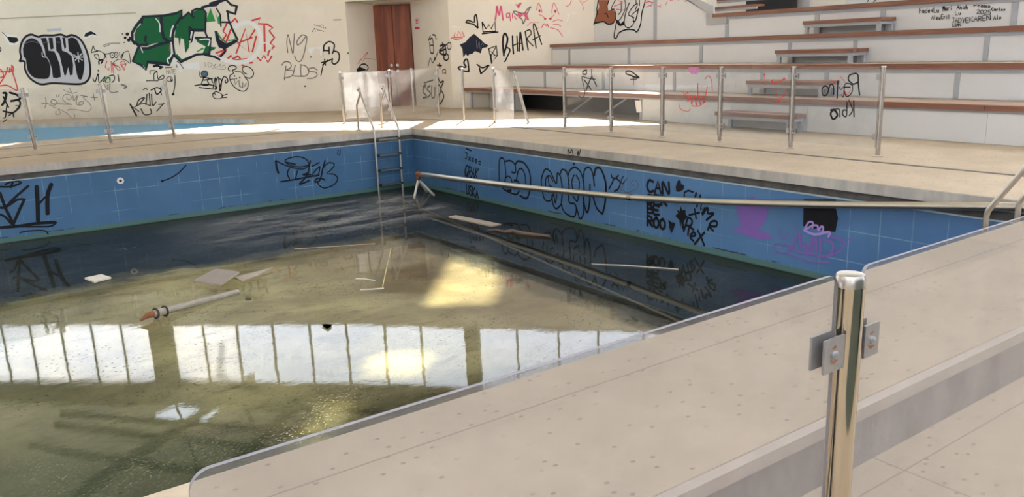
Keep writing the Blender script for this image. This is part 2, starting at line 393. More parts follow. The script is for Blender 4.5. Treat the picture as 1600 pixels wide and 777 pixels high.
FONT = {
 'A': [[(0, 0), (.5, 1), (1, 0)], [(.2, .4), (.8, .4)]], 'B': [[(0, 0), (0, 1)], [(0, 1), (.7, .95), (.75, .6), (0, .5)], [(0, .5), (.9, .45), (.9, .05), (0, 0)]],
 'C': [[(1, .9), (.4, 1), (0, .5), (.4, 0), (1, .12)]], 'D': [[(0, 0), (0, 1)], [(0, 1), (.8, .8), (.8, .2), (0, 0)]], 'E': [[(1, 1), (0, 1), (0, 0), (1, 0)], [(0, .5), (.8, .5)]],
 'F': [[(0, 0), (0, 1), (1, 1)], [(0, .55), (.7, .55)]], 'G': [[(1, .9), (.3, 1), (0, .4), (.5, 0), (1, .3)], [(.5, .4), (1, .35), (1, 0)]], 'H': [[(0, 0), (0, 1)], [(1, 0), (1, 1)], [(0, .5), (1, .5)]],
 'I': [[(.5, 0), (.5, 1)]], 'J': [[(.2, 1), (1, 1)], [(.7, 1), (.65, .1), (.1, 0)]], 'K': [[(0, 0), (0, 1)], [(.9, 1), (.05, .5), (1, 0)]], 'L': [[(0, 1), (0, 0), (.9, 0)]],
 'M': [[(0, 0), (.1, 1), (.5, .4), (.9, 1), (1, 0)]], 'N': [[(0, 0), (0, 1), (1, 0), (1, 1)]], 'O': [[(.5, 1), (0, .6), (.2, 0), (.8, .05), (1, .6), (.5, 1)]], 'P': [[(0, 0), (0, 1), (.8, .9), (.8, .5), (0, .45)]],
 'R': [[(0, 0), (0, 1)], [(0, 1), (.8, .9), (.8, .55), (0, .5)], [(.2, .5), (1, 0)]], 'S': [[(.95, .9), (.4, 1), (.05, .75), (.9, .35), (.6, 0), (0, .1)]], 'T': [[(0, 1), (1, 1)], [(.5, 1), (.5, 0)]],
 'U': [[(0, 1), (.05, .1), (.5, 0), (.95, .2), (1, 1)]], 'V': [[(0, 1), (.5, 0), (1, 1)]], 'X': [[(0, 1), (1, 0)], [(1, 1), (0, 0)]], 'Y': [[(0, 1), (.5, .5), (1, 1)], [(.5, .5), (.4, 0)]], 'Z': [[(0, 1), (1, 1), (0, 0), (1, 0)]],
 '+': [[(.2, .4), (.8, .4)], [(.5, .1), (.5, .7)]], '0': [[(.5, 1), (0, .6), (.2, 0), (.8, .05), (1, .6), (.5, 1)]], '2': [[(0, .8), (.5, 1), (.9, .7), (0, 0), (1, 0)]], '5': [[(1, 1), (.2, 1), (.1, .6), (.8, .55), (.8, .1), (0, 0)]],
 'a': [[(.8, .5), (.2, .55), (.1, .1), (.7, .1), (.8, .55), (.9, 0)]], 'd': [[(.8, .5), (.2, .5), (.1, .05), (.75, .1)], [(.85, 1), (.8, 0)]], 'e': [[(.1, .3), (.8, .35), (.6, .6), (.15, .45), (.2, .05), (.8, .08)]],
 'u': [[(.1, .55), (.2, .05), (.7, .1), (.8, .55)], [(.8, .5), (.9, 0)]], 'i': [[(.5, 0), (.5, .5)], [(.5, .75), (.52, .8)]], 'r': [[(.2, 0), (.2, .55)], [(.2, .4), (.8, .55)]], 'n': [[(.1, 0), (.15, .55)], [(.15, .4), (.6, .55), (.8, 0)]],
 'h': [[(.1, 0), (.1, 1)], [(.1, .4), (.6, .55), (.8, 0)]], 'o': [[(.5, .55), (.1, .3), (.4, 0), (.85, .25), (.5, .55)]], 'm': [[(.05, 0), (.1, .55), (.4, .45), (.45, 0)], [(.45, .4), (.8, .5), (.9, 0)]], 'l': [[(.4, 1), (.45, 0)]],
 's': [[(.8, .5), (.3, .55), (.3, .3), (.8, .2), (.2, 0)]], 'x': [[(.1, .55), (.9, 0)], [(.9, .55), (.1, 0)]], 't': [[(.5, .9), (.5, 0)], [(.2, .6), (.8, .6)]], 'c': [[(.8, .5), (.2, .5), (.15, .1), (.8, .05)]], 'y': [[(.1, .5), (.5, .1)], [(.9, .55), (.3, -.3)]],
 'k': [[(.1, 0), (.1, .9)], [(.8, .6), (.15, .25), (.8, 0)]],
}

# ------------------------------------------------------------------ the shell: decks, pools, walls, roof
def struct(name, bm, m, smooth=False):
    o = obj(name, bm, m, smooth=smooth); o['kind'] = 'structure'; return o
bm = BM()                                           # walking level, one slab with the two pools cut out of it
prism(bm, [(-9, 1.59), (16, 1.59), (16, NY), (-9, NY)], -.105, 0)
prism(bm, [(PX, NY), (16, NY), (16, PY), (PX, PY)], -.105, 0)
prism(bm, [(-9, PY), (16, PY), (16, 17.15), (-9, 17.15)], -.105, 0)
KP = [(-9, 27.4), (-4, 25.6), (-1.2, 24.5), (1.36, 22.9), (3.2, 21.55), (4.62, 20.35), (5.5, 19.3), (5.92, 18.35), (5.80, 17.6), (5.55, 17.15)]
prism(bm, [(5.55, 17.15), (16, 17.15), (16, 36), (-9, 36)] + KP[:-1], -.105, 0)
deck = struct('floor_deck', bm, MAT['deck_stone'])
bm = BM(); prism(bm, [(-9, -6), (16, -6), (16, 1.56), (-9, 1.56)], -.45, -.25)
struct('floor_lower', bm, MAT['deck_stone'])
bm = BM(); prism(bm, [(-.9, -5.9), (6.5, -5.9), (6.5, -1.15), (-.2, -1.15)], -.25, -.244); struct('floor_dark_added', bm, MAT['column_green'])  # unseen dark floor area, added for its reflection in the near post
bm = BM(); box(bm, (-9, 1.56, -.45), (16, 1.60, -.052)); struct('wall_step', bm, MAT['riser_concrete'])
bm = BM(); box(bm, (-9, 1.548, -.052), (16, 1.60, -.004)); struct('trim_1', bm, MAT['lip_concrete'])
bm = BM()                                           # vertical faces of the pool coping
box(bm, (-9, PY-.012, -.105), (PX+.0, PY+.02, -.003)); box(bm, (PX-.012, NY, -.105), (PX+.02, PY+.02, -.003)); box(bm, (-9, NY-.02, -.105), (PX+.02, NY+.008, -.003))
struct('trim_2', bm, MAT['coping_face'])
bm = BM()                                           # recessed gutter band under the coping, the overhang's shade put into its colour
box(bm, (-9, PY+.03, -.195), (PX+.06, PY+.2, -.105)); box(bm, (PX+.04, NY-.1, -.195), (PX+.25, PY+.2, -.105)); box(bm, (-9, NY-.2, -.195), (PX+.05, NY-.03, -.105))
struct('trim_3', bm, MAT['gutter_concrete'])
bm = BM()
box(bm, (-9, PY+.012, -.20), (PX+.02, PY+.10, -.188)); box(bm, (PX+.012, NY, -.20), (PX+.10, PY+.02, -.188))
struct('trim_4', bm, MAT['pale_trim'])
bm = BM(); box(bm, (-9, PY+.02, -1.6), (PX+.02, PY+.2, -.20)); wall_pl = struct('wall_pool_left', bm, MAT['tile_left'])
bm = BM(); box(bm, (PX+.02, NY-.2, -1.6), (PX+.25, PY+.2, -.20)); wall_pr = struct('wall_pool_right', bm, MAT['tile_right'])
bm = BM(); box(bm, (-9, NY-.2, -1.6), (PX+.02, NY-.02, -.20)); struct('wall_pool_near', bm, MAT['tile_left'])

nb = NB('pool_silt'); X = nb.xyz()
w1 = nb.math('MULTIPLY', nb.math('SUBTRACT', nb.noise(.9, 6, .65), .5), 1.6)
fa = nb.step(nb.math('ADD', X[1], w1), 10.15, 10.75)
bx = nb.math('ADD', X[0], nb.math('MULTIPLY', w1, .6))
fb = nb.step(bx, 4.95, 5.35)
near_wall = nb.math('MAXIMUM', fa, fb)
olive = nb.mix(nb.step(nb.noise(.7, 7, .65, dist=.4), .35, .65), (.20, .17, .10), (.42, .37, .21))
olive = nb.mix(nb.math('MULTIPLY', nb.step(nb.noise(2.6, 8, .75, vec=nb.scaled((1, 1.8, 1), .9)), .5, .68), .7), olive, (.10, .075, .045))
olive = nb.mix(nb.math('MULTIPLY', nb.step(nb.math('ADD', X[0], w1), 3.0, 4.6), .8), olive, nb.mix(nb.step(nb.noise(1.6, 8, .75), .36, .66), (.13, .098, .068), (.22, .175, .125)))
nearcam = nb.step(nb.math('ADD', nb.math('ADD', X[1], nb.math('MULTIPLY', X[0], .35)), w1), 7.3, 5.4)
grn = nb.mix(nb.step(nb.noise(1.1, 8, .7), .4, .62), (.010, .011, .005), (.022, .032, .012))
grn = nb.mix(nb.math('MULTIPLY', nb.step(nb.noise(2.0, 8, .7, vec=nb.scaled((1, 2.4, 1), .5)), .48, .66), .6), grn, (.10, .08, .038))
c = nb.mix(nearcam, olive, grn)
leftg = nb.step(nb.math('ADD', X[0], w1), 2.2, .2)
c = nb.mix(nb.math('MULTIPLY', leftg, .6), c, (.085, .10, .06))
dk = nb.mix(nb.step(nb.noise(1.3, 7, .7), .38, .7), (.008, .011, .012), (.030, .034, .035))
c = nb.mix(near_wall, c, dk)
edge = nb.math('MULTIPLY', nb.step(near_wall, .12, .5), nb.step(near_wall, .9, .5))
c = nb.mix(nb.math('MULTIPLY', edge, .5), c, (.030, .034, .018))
# thin pale joint of the pool floor running beside the right wall
sl = nb.math('SUBTRACT', X[0], nb.math('ADD', nb.math('MULTIPLY', X[1], .154), 4.66))
seam = nb.step(nb.math('ABSOLUTE', sl), .03, .012)
c = nb.mix(nb.math('MULTIPLY', seam, .55), c, (.22, .18, .13))
nb.done(nb.pri(c, .9, .1, nb.bump(nb.noise(5, 7, .7), .5, .05)))
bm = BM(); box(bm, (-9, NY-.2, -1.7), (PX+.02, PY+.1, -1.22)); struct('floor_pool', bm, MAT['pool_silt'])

nb = NB('standing_water'); X = nb.xyz()
tr = nb.n.new('ShaderNodeBsdfTransparent'); tr.inputs[0].default_value = (.93, .94, .89, 1)
gl = nb.n.new('ShaderNodeBsdfGlossy'); gl.inputs['Roughness'].default_value = .012
bn = nb.bump(nb.math('ADD', nb.noise(1.2, 3, .5), nb.math('MULTIPLY', nb.noise(9, 4, .6, vec=nb.scaled((1, 1.6, 1), .6)), .12)), .05, .03)
nb.l.new(bn, gl.inputs['Normal'])
w = nb.mixs(nb.math('MINIMUM', nb.schlick(.025), .20), tr.outputs[0], gl.outputs[0])
grey_streaks = nb.math('MULTIPLY', nb.step(nb.noise(1.5, 8, .7, vec=nb.scaled((.7, 1.9, 1), .55)), .36, .64), nb.step(X[1], 10.0, 10.9))  # grey streaks confined to a band before the left pool wall
grey_streaks = nb.math('MULTIPLY', grey_streaks, nb.step(X[1], 13.0, 12.3)); grey_streaks = nb.math('MULTIPLY', grey_streaks, nb.step(X[0], 2.0, 4.0)); grey_streaks = nb.math('MULTIPLY', grey_streaks, nb.step(X[0], 6.9, 6.1))
grey_streaks = nb.math('MULTIPLY', grey_streaks, .62)
broad = nb.math('MULTIPLY', nb.step(nb.noise(.8, 8, .75), .45, .8), .02)
fl = nb.math('LESS_THAN', nb.voro(5.5, nb.scaled((1, 2.2, 0), .61)), nb.math('MULTIPLY', nb.step(nb.noise(.75, 5, .6), .50, .70), .13))
flz = nb.math('MAXIMUM', nb.math('MULTIPLY', nb.step(X[1], 8.6, 9.6), .6), .25)
fl = nb.math('MULTIPLY', fl, flz)
sp = nb.math('LESS_THAN', nb.voro(22, nb.scaled((1, 1.5, 0), .3)), nb.math('MULTIPLY', nb.step(nb.noise(1.3, 5, .7), .38, .62), .16))
ds = nb.math('LESS_THAN', nb.voro(9, nb.scaled((1, 1.8, 0), .9)), nb.math('MULTIPLY', nb.step(nb.noise(1.7, 5, .7), .42, .62), .10))
f = nb.math('MAXIMUM', nb.math('MAXIMUM', nb.math('MAXIMUM', grey_streaks, nb.math('MULTIPLY', ds, .8)), broad), nb.math('MAXIMUM', nb.math('MULTIPLY', fl, .75), nb.math('MULTIPLY', sp, .35)))
col = nb.mix(nb.math('MAXIMUM', fl, sp), (.29, .30, .32), (.50, .50, .47)); col = nb.mix(ds, col, (.05, .05, .045))
df = nb.n.new('ShaderNodeBsdfDiffuse'); nb.put(df.inputs[0], col)
nb.done(nb.mixs(f, w, df.outputs[0]))
bm = BM(); vs = [bm.verts.new(p) for p in ((-9, NY-.02, WZ), (PX+.02, NY-.02, WZ), (PX+.02, PY+.02, WZ), (-9, PY+.02, WZ))]; bm.faces.new(vs)
wat = obj('pool_water', bm, MAT['standing_water']); tag(wat, 'shallow murky green standing water covering the floor of the big pool', 'water', kind='stuff')

# small pool on the left, walls and floor
bm = BM()
for a, b in zip(KP, KP[1:]): obox(bm, a, b, .06, -.9, -.105, off=-.07)
box(bm, (-9, 17.10, -.9), (5.55, 17.2-.04, -.105)); struct('wall_small_pool', bm, MAT['tile_small_pool'])
bm = BM(); prism(bm, [(-9, 17.1), (5.6, 17.1), (6.1, 18.4), (4.8, 20.6), (1.4, 23.2), (-4, 25.9), (-9, 27.7)], -.95, -.72); struct('floor_small_pool', bm, MAT['tile_small_pool'])
bm = BM()
for a, b in zip(KP, KP[1:]): obox(bm, a, b, .02, -.105, -.003, off=.0)
struct('trim_5', bm, MAT['coping_face'])

# drainage channels set into the deck
def channel(name, pts, w, label=None):
    bm = BM()
    for a, b in zip(pts, pts[1:]):
        obox(bm, a, b, w*.5, -.02, .002); obox(bm, a, b, w*.16, -.02, .0045)
    o = struct(name, bm, MAT['channel_steel']); return o
channel('trim_6', [(8.27, 14.4), (8.27, 2.0)], .075)
channel('trim_7', [(8.27, 14.4), (8.1, 14.9), (7.4, 15.6), (5.5, 15.95), (-8, 16.15)], .065)
channel('trim_8', [(8.1, 14.62), (7.0, 14.42), (-8, 14.42)], .055)

# back walls
def wall_piece(name, A, B, z0, z1, m='wall_paint', t=.1, off=None):
    bm = BM(); obox(bm, A, B, t, z0, z1, off=-t if off is None else off); return struct(name, bm, MAT[m])
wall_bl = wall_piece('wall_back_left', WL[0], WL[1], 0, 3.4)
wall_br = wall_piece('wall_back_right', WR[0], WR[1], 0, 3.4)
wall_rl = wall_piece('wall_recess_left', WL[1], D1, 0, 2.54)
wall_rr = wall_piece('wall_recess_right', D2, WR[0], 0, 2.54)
_u = (Vector((*D2, 0))-Vector((*D1, 0))).normalized()*.3
wall_rb = wall_piece('wall_recess_back', (D1[0]-_u.x, D1[1]-_u.y), (D2[0]+_u.x, D2[1]+_u.y), 0, 3.4, t=.05, off=-.15)
bm = BM(); prism(bm, [WL[1], (D1[0]+.1, D1[1]+.25), (D2[0]+.25, D2[1]+.1), WR[0]], 2.54, 3.38); struct('ceiling_recess', bm, MAT['wall_paint'])
def win_line(px, A, B):
    r = ray(px, 555); a = Vector((A[0], A[1])); b = Vector((B[0], B[1])); n = Vector((b.y-a.y, a.x-b.x)); d = Vector((r.x, r.y))
    return d*(a.dot(n)/d.dot(n))
WB = tuple(win_line(602, *WL))
bm = BM(); obox(bm, WL[1], WB, .1, 2.54, 3.4, off=-.1); obox(bm, WB, WR[0], .1, 2.54, 3.4, off=-.1); struct('wall_over_recess', bm, MAT['wall_paint'])
WE = (14.45, 12.53)
wall_piece('wall_back_end', WR[1], WE, 0, 3.4)
bm = BM(); box(bm, (14.45, -6, 0), (14.65, WE[1]+.1, 3.4)); wall_right = struct('wall_right', bm, MAT['wall_paint'])
# upper band over the windows
for i, (A, B) in enumerate(((WL[0], WB), (WB, WR[0]), (WR[0], WE))):
    bm = BM(); obox(bm, A, B, .12, 5.15, 5.75, off=-.12); struct('trim_%d' % (9+i), bm, MAT['roof_beam'])
bm = BM(); box(bm, (14.45, -6, 5.15), (14.69, WE[1]+.1, 5.75)); struct('trim_12', bm, MAT['roof_beam'])
# shallow line where the upper wall sheet starts
bm = BM(); u = Vector((WL[1][0]-WL[0][0], WL[1][1]-WL[0][1], 0)).normalized()
pa = on_wall(0, 29, *WL); pb = on_wall(212, 20, *WL)
nrm_wl = Vector((u.y, -u.x, 0))
obox(bm, (pa.x-2, pa.y-2*u.y/u.x), (pb.x, pb.y), .006, pb.z-.01, pb.z+.01, off=.004); 
o = obj('joint', bm, MAT['wall_joint'], wall_bl)

bm = BM(); box(bm, (-9.3, -6.2, -.45), (-9.1, 34, 3.4)); struct('wall_left', bm, MAT['wall_paint'])
bm = BM(); box(bm, (-9.1, -6.2, -.45), (14.65, -6.0, 1.2)); struct('wall_near', bm, MAT['wall_paint'])
bm = BM(); box(bm, (-3.2, -6.0, -.25), (6.8, -5.9, 3.4)); struct('wall_dark_added', bm, MAT['column_green'])  # unseen dark wall section, added to darken the near post's reflection
RZ_ = 5.74
# clerestory windows: strips of panes between columns
def win_line(px, A, B):
    r = ray(px, 555); k = None
    a = Vector((A[0], A[1])); b = Vector((B[0], B[1])); n = Vector((b.y-a.y, a.x-b.x)); d = Vector((r.x, r.y))
    t = a.dot(n)/d.dot(n); return d*t
def window(i, A, B, cuts, z0=3.4, z1=5.15, clear=()):
    """frame with mullions at the fractions in cuts, one pane per bay"""
    A = Vector((A[0], A[1])); B = Vector((B[0], B[1])); fr_ = BM()
    obox(fr_, A, B, .04, z0, z0+.05, off=-.08); obox(fr_, A, B, .04, z1-.05, z1, off=-.08)
    fs = sorted(set([0.0]+list(cuts)+[1.0])); L = (B-A).length; u = (B-A)/L
    for f in fs: obox(fr_, A+u*(f*L)-u*.022, A+u*(f*L)+u*.022, .04, z0+.04, z1-.04, off=-.08)
    w = struct('window_%d' % i, fr_, MAT['window_frame'])
    for k, (f0, f1) in enumerate(zip(fs, fs[1:])):
        bm = BM(); obox(bm, A+u*(f0*L)+u*.02, A+u*(f1*L)-u*.02, .008, z0+.04, z1-.04, off=-.08)
        if k in clear: obj('pane', bm, MAT['glass'], w, label='clear glass pane')
        else: obj('pane', bm, MAT['milky_pane'], w)
    return w
def frac(px, A, B):
    p = win_line(px, A, B); return (p-Vector((A[0], A[1]))).length/(Vector((B[0], B[1]))-Vector((A[0], A[1]))).length
cl = win_line(238, *WL); cr = win_line(273, *WL)
gl0 = win_line(-160, *WL)
window(1, (gl0.x, gl0.y), (cl.x, cl.y), [frac(p, (gl0.x, gl0.y), (cl.x, cl.y)) for p in (-115, -70, -30, 8, 52, 100, 147, 193)], clear=())
_b = win_line(602, *WL); WB = (_b.x, _b.y)
LSEG = ((cr.x, cr.y), WB)
window(2, LSEG[0], LSEG[1], [frac(p, *LSEG) for p in (321, 373, 429, 486, 543)], clear=(2, 3, 4, 5))
_b = win_line(602, *WL); WB = (_b.x, _b.y)
OSEG = (WB, WR[0])
window(3, OSEG[0], OSEG[1], [f for f in (frac(659, *OSEG),) if 0 < f < 1], clear=(0, 1, 2))
c2 = win_line(748, *WR)
RSEG = ((c2.x, c2.y), WR[1])
window(4, RSEG[0], RSEG[1], [f for f in (frac(808, *RSEG), frac(873, *RSEG), frac(935, *RSEG)) if 0 < f < 1], clear=(0, 1, 2, 3))
window(5, WR[1], WE, [.33, .66])
window(6, (14.45, WE[1]), (14.45, -6), [k/20 for k in range(1, 20)])
window(7, (-9.1, -6), (-9.1, 33.5), [k/24 for k in range(1, 24)])
window(8, (14.45, -6.0), (-9.1, -6.0), [k/16 for k in range(1, 16)], z0=1.2, clear=range(16))
for k, (x, y) in enumerate(((3.4, -1.6), (-3.4, -3.2), (9.0, -2.8), (-8.6, 3.0), (-8.6, 9.0))):
    bm = BM(); box(bm, (x-.28, y-.28, -.25), (x+.28, y+.28, RZ_)); struct('column_%d' % (k+1), bm, MAT['column_green'])  # unseen columns added to put dark stripes into the near post's reflection
def column(i, A, B, z0, z1):
    bm = BM(); obox(bm, A, B, .16, z0, z1, off=-.12); o = struct('column', bm, MAT['column_green']); return o
bm = BM(); obox(bm, cl, cr, .16, 3.4, 5.15, off=-.12); struct('trim_13', bm, MAT['column_green'])
c1 = WR[0]; bm = BM(); obox(bm, c1, c2, .16, 3.4, 5.15, off=-.12); struct('trim_14', bm, MAT['column_green'])

# roof: a slab with roof lights cut where sunlight comes through, steel beams below it
RZ = 5.75
def up_sun(x, y, z=0.0):
    p = on_z(x, y, z); t = (RZ-p.z)/(-SUN_DIR.z); return (p.x-SUN_DIR.x*t, p.y-SUN_DIR.y*t)
BZ = -1.2
HOLES = [[up_sun(*q, BZ) for q in ((712, 393), (765, 392), (783, 428), (770, 470), (665, 474))],
         [up_sun(*q, BZ) for q in ((592, 541), (678, 541), (652, 582), (568, 582))],
         [up_sun(*q, BZ) for q in ((520, 615), (572, 620), (520, 690), (430, 760), (410, 745))]]
r1 = [(228, 656), (245, 642), (270, 629), (297, 621), (322, 617), (340, 624), (348, 632), (334, 648), (318, 661)]
def refl_roof(x, y):
    p = on_z(x, y, WZ); d = ray(x, y); t = (RZ-WZ)/(-d.z); return (p.x+d.x*t, p.y+d.y*t)
HOLES.append([refl_roof(*q) for q in r1])
# unseen milky rooflights added to brighten the stand, near deck and left end
ADDED_ROOFLIGHTS = [(x, y, x+2.2, y+3.2) for x in (-7.5, -4.3, -1.1, 2.1, 5.3, 8.5) for y in (-5.6, -1.6)] + [(11.4, y, 13.6, y+2.6) for y in (9.4,)]
for (x0, y0, x1, y1) in ADDED_ROOFLIGHTS: HOLES.append([(x0, y0), (x1, y0), (x1, y1), (x0, y1)])
nb = NB('sun_dimming_glass'); t_ = nb.n.new('ShaderNodeBsdfTransparent'); nb.put(t_.inputs[0], nb.mix(nb.step(nb.noise(2.2, 6, .7), .35, .65), (.58, .58, .50), (.84, .84, .72))); nb.done(t_.outputs[0])  # dimming tint, thins the sunlight passing the roof openings
for k, h in enumerate(HOLES[:3]):
    cx = sum(p[0] for p in h)/len(h); cy = sum(p[1] for p in h)/len(h); q = [(cx+(p[0]-cx)*1.05, cy+(p[1]-cy)*1.05) for p in h]
    bm = BM(); prism(bm, q, RZ+.125, RZ+.14); struct('window_%d' % (40+k), bm, MAT['sun_dimming_glass'])  # panes added over the openings to weaken the sun on the pool floor
for k, (x0, y0, x1, y1) in enumerate(ADDED_ROOFLIGHTS):
    bm = BM(); box(bm, (x0-.05, y0-.05, RZ+.125), (x1+.05, y1+.05, RZ+.14)); struct('window_%d' % (20+k), bm, MAT['milky_pane'])  # sheets of the added rooflights, there for extra daylight
from mathutils.geometry import delaunay_2d_cdt
def slab_with_holes(outer, holes, z0, z1):
    pts = [Vector(p) for p in outer]; faces = [list(range(len(outer)))]; edges = []
    for h in holes:
        b = len(pts); pts += [Vector(p) for p in h]; edges += [(b+i, b+(i+1) % len(h)) for i in range(len(h))]
    edges += [(i, (i+1) % len(outer)) for i in range(len(outer))]
    v, e, f, *_ = delaunay_2d_cdt(pts, edges, [], 0, 1e-5)
    def inside(c, poly):
        r = False; n = len(poly)
        for i in range(n):
            (x1, y1), (x2, y2) = poly[i], poly[(i+1) % n]
            if (y1 > c.y) != (y2 > c.y) and c.x < (x2-x1)*(c.y-y1)/(y2-y1)+x1: r = not r
        return r
    bm = BM(); lo = [bm.verts.new((p.x, p.y, z0)) for p in v]; hi = [bm.verts.new((p.x, p.y, z1)) for p in v]; cnt = {}
    for t in f:
        c = sum((v[i] for i in t), Vector((0, 0)))/len(t)
        if not inside(c, outer) or any(inside(c, h) for h in holes): continue
        bm.faces.new([lo[i] for i in t]); bm.faces.new([hi[i] for i in reversed(t)])
        for a, b in zip(t, list(t[1:])+[t[0]]): cnt.setdefault(frozenset((a, b)), []).append((a, b))
    for k, l in cnt.items():
        if len(l) == 1: a, b = l[0]; bm.faces.new((lo[b], lo[a], hi[a], hi[b]))
    bmesh.ops.recalc_face_normals(bm, faces=bm.faces); return bm
def ccw(h):
    a = sum(h[i][0]*h[(i+1) % len(h)][1]-h[(i+1) % len(h)][0]*h[i][1] for i in range(len(h))); return h if a > 0 else h[::-1]
n_ = Vector((WL[1][1]-WL[0][1], WL[0][0]-WL[1][0])).normalized()
outer = [(-12, -8), (14.9, -8), (14.9, 12.7), (10.7, 17.1), (8.9, 19.1), (-5.6, 31.7), (-12, 37)]
struct('ceiling', slab_with_holes(ccw(outer), [ccw(h) for h in HOLES], RZ, RZ+.12), MAT['ceiling_board'])
bm = BM()
def roof_beam(a, b, ext0, ext1, w, h):
    P, Q = Vector(refl_roof(*a)), Vector(refl_roof(*b)); d = (Q-P).normalized(); obox(bm, P-d*ext0, Q+d*ext1, w, RZ-h, RZ-.001)
roof_beam((377, 609), (243, 700), .6, 6, .085, .22); roof_beam((481, 626), (386, 713), .6, 6, .085, .22); roof_beam((590, 622), (520, 700), .6, 6, .085, .22)
roof_beam((273, 626), (290, 678), .3, 5, .025, .08); roof_beam((377, 618), (403, 691), .3, 4, .05, .14); roof_beam((486, 622), (499, 652), .3, 4, .05, .14)
roof_beam((221, 659), (468, 680), 2.5, 3, .05, .14); roof_beam((212, 681), (390, 702), 2.5, 4, .05, .14); roof_beam((130, 627), (620, 648), 3, 2, .05, .16); roof_beam((200, 725), (360, 750), 3, 4, .05, .14)
for y in (2.0, 5.0): obox(bm, (-8, y), (14.3, y), .05, RZ-.2, RZ-.001)
struct('trim_15', bm, MAT['roof_beam'])

# door with its two leaves, in the recess
dm = Vector(((D1[0]+D2[0])/2, (D1[1]+D2[1])/2, 0)); du = (Vector((*D2, 0))-Vector((*D1, 0))).normalized(); dn = Vector((du.y, -du.x, 0)); DL = (Vector((*D2, 0))-Vector((*D1, 0))).length
bm = BM(); obox(bm, D1, D2, .03, 0, 2.50, off=-.06); door = struct('door_1', bm, MAT['door_wood'])
for k in (0, 1):
    a = Vector((*D1, 0))+du*(.02+k*(DL/2-.015)); b = a+du*(DL/2-.03); bm = BM(); obox(bm, a, b, .022, .02, 2.47, off=-.015)
    lf = obj('door_leaf', bm, MAT['door_wood'], door, bevel=.004)
    hp = dm + du*(-.09 if k == 0 else .07) + dn*.02
    for zz in (1.02, .88):
        bm = BM(); tube(bm, [hp+Vector((0, 0, zz)), hp+dn*.02+Vector((0, 0, zz))], .04, 12); obj('lock_plate', bm, MAT['steel'], lf, True)

# ------------------------------------------------------------------ graffiti on the walls, each tag a part of the surface it is sprayed on
def nrm(A, B):
    u = Vector((B[0]-A[0], B[1]-A[1], 0)).normalized(); return Vector((u.y, -u.x, 0))
W1 = (0, 40, 4.856); W2 = (190, 0, 6.475); W3 = (130, 60, 5.975); W4 = (290, 20, 5.55); W5 = (430, 20, 6.476); W6 = (640, 0, 4.314); W7 = (740, 0, 7.061); W8 = (900, 0, 8.889)
P1 = (0, 270, 7.064); P2 = (420, 230, 9.717); P3 = (710, 220, 7.771); P4 = (830, 225, 5.977); P5 = (930, 260, 5.976); P6 = (1120, 300, 6.473); P7 = (1150, 90, 5.182); P8 = (0, 130, 5.714)
C6 = (1400, 0, 7.77); G2 = (900, 60, 4.858)
def on_WL(f): return Paint(f, lambda x, y: on_wall(x, y, *WL), nrm(*WL))
def on_WR(f): return Paint(f, lambda x, y: on_wall(x, y, *WR), nrm(*WR))
def on_RL(f): return Paint(f, lambda x, y: on_wall(x, y, WL[1], D1), nrm(WL[1], D1))
def on_RR(f): return Paint(f, lambda x, y: on_wall(x, y, D2, WR[0]), nrm(D2, WR[0]))
def on_PA(f): return Paint(f, lambda x, y: on_axis(x, y, 1, PY+.02), Vector((0, -1, 0)))
def on_PB(f):
    p = Paint(f, lambda x, y: on_axis(x, y, 0, PX+.02), Vector((-1, 0, 0))); p.fat = 1.4; return p
def on_X(f, c): return Paint(f, lambda x, y: on_axis(x, y, 0, c), Vector((-1, 0, 0)))

g = on_WL(W1)
OUT = [(150, 270), (160, 240), (152, 190), (165, 130), (195, 85), (240, 68), (290, 85), (330, 75), (400, 75), (465, 68), (505, 85), (545, 72), (600, 95), (640, 150), (670, 230), (685, 320), (680, 390), (650, 430), (600, 445), (500, 442), (400, 437), (320, 447), (270, 430), (220, 390), (190, 330), (187, 275)]
g.fill('silver', *OUT)
g.line('black', 13, *OUT, OUT[0])
g.fill('black', (175, 175), (195, 120), (240, 95), (285, 115), (315, 160), (333, 215), (355, 245), (378, 290), (383, 350), (368, 398), (320, 405), (260, 395), (215, 350), (202, 290), (195, 250), (180, 235), smooth=True)
g.fill('black', (308, 95), (350, 92), (362, 130), (368, 190), (412, 195), (430, 230), (455, 300), (463, 390), (430, 400), (402, 395), (394, 330), (372, 262), (346, 225), (340, 180), (322, 130))
g.fill('black', (368, 92), (400, 92), (408, 175), (385, 183), (374, 130))
g.fill('black', (420, 90), (455, 86), (466, 130), (472, 190), (510, 203), (545, 232), (556, 300), (552, 372), (532, 380), (518, 315), (502, 375), (490, 380), (470, 300), (452, 220), (428, 190))
g.fill('black', (472, 90), (495, 90), (503, 165), (490, 180), (480, 130))
g.fill('black', (515, 100), (545, 90), (580, 105), (610, 160), (635, 240), (640, 320), (622, 402), (598, 405), (582, 360), (568, 280), (550, 215), (524, 190), smooth=True)
g.line('silver', 7, (560, 222), (625, 262)); g.line('silver', 7, (592, 205), (598, 275)); g.line('silver', 7, (620, 215), (572, 262)); g.line('silver', 6, (555, 240), (640, 240))
g.line('silver', 6, (320, 205), (325, 235), (355, 240)); g.line('greyblue', 4, (180, 140), (240, 120), (300, 135)); g.line('greyblue', 4, (330, 130), (380, 125)); g.line('greyblue', 4, (430, 125), (470, 130))
g.build(wall_bl, 'black bubble letters with a silver outline')
g = on_WL(W1)
g.fill('white', (20, 58), (70, 68), (135, 78), (156, 105), (140, 145), (78, 152), (45, 110)); g.fill('black', (52, 84), (130, 90), (142, 115), (110, 134), (74, 128)); g.line('black', 4, (18, 50), (50, 82))
g.build(wall_bl, 'small black leaf shape edged white')
g = on_WL(W1)
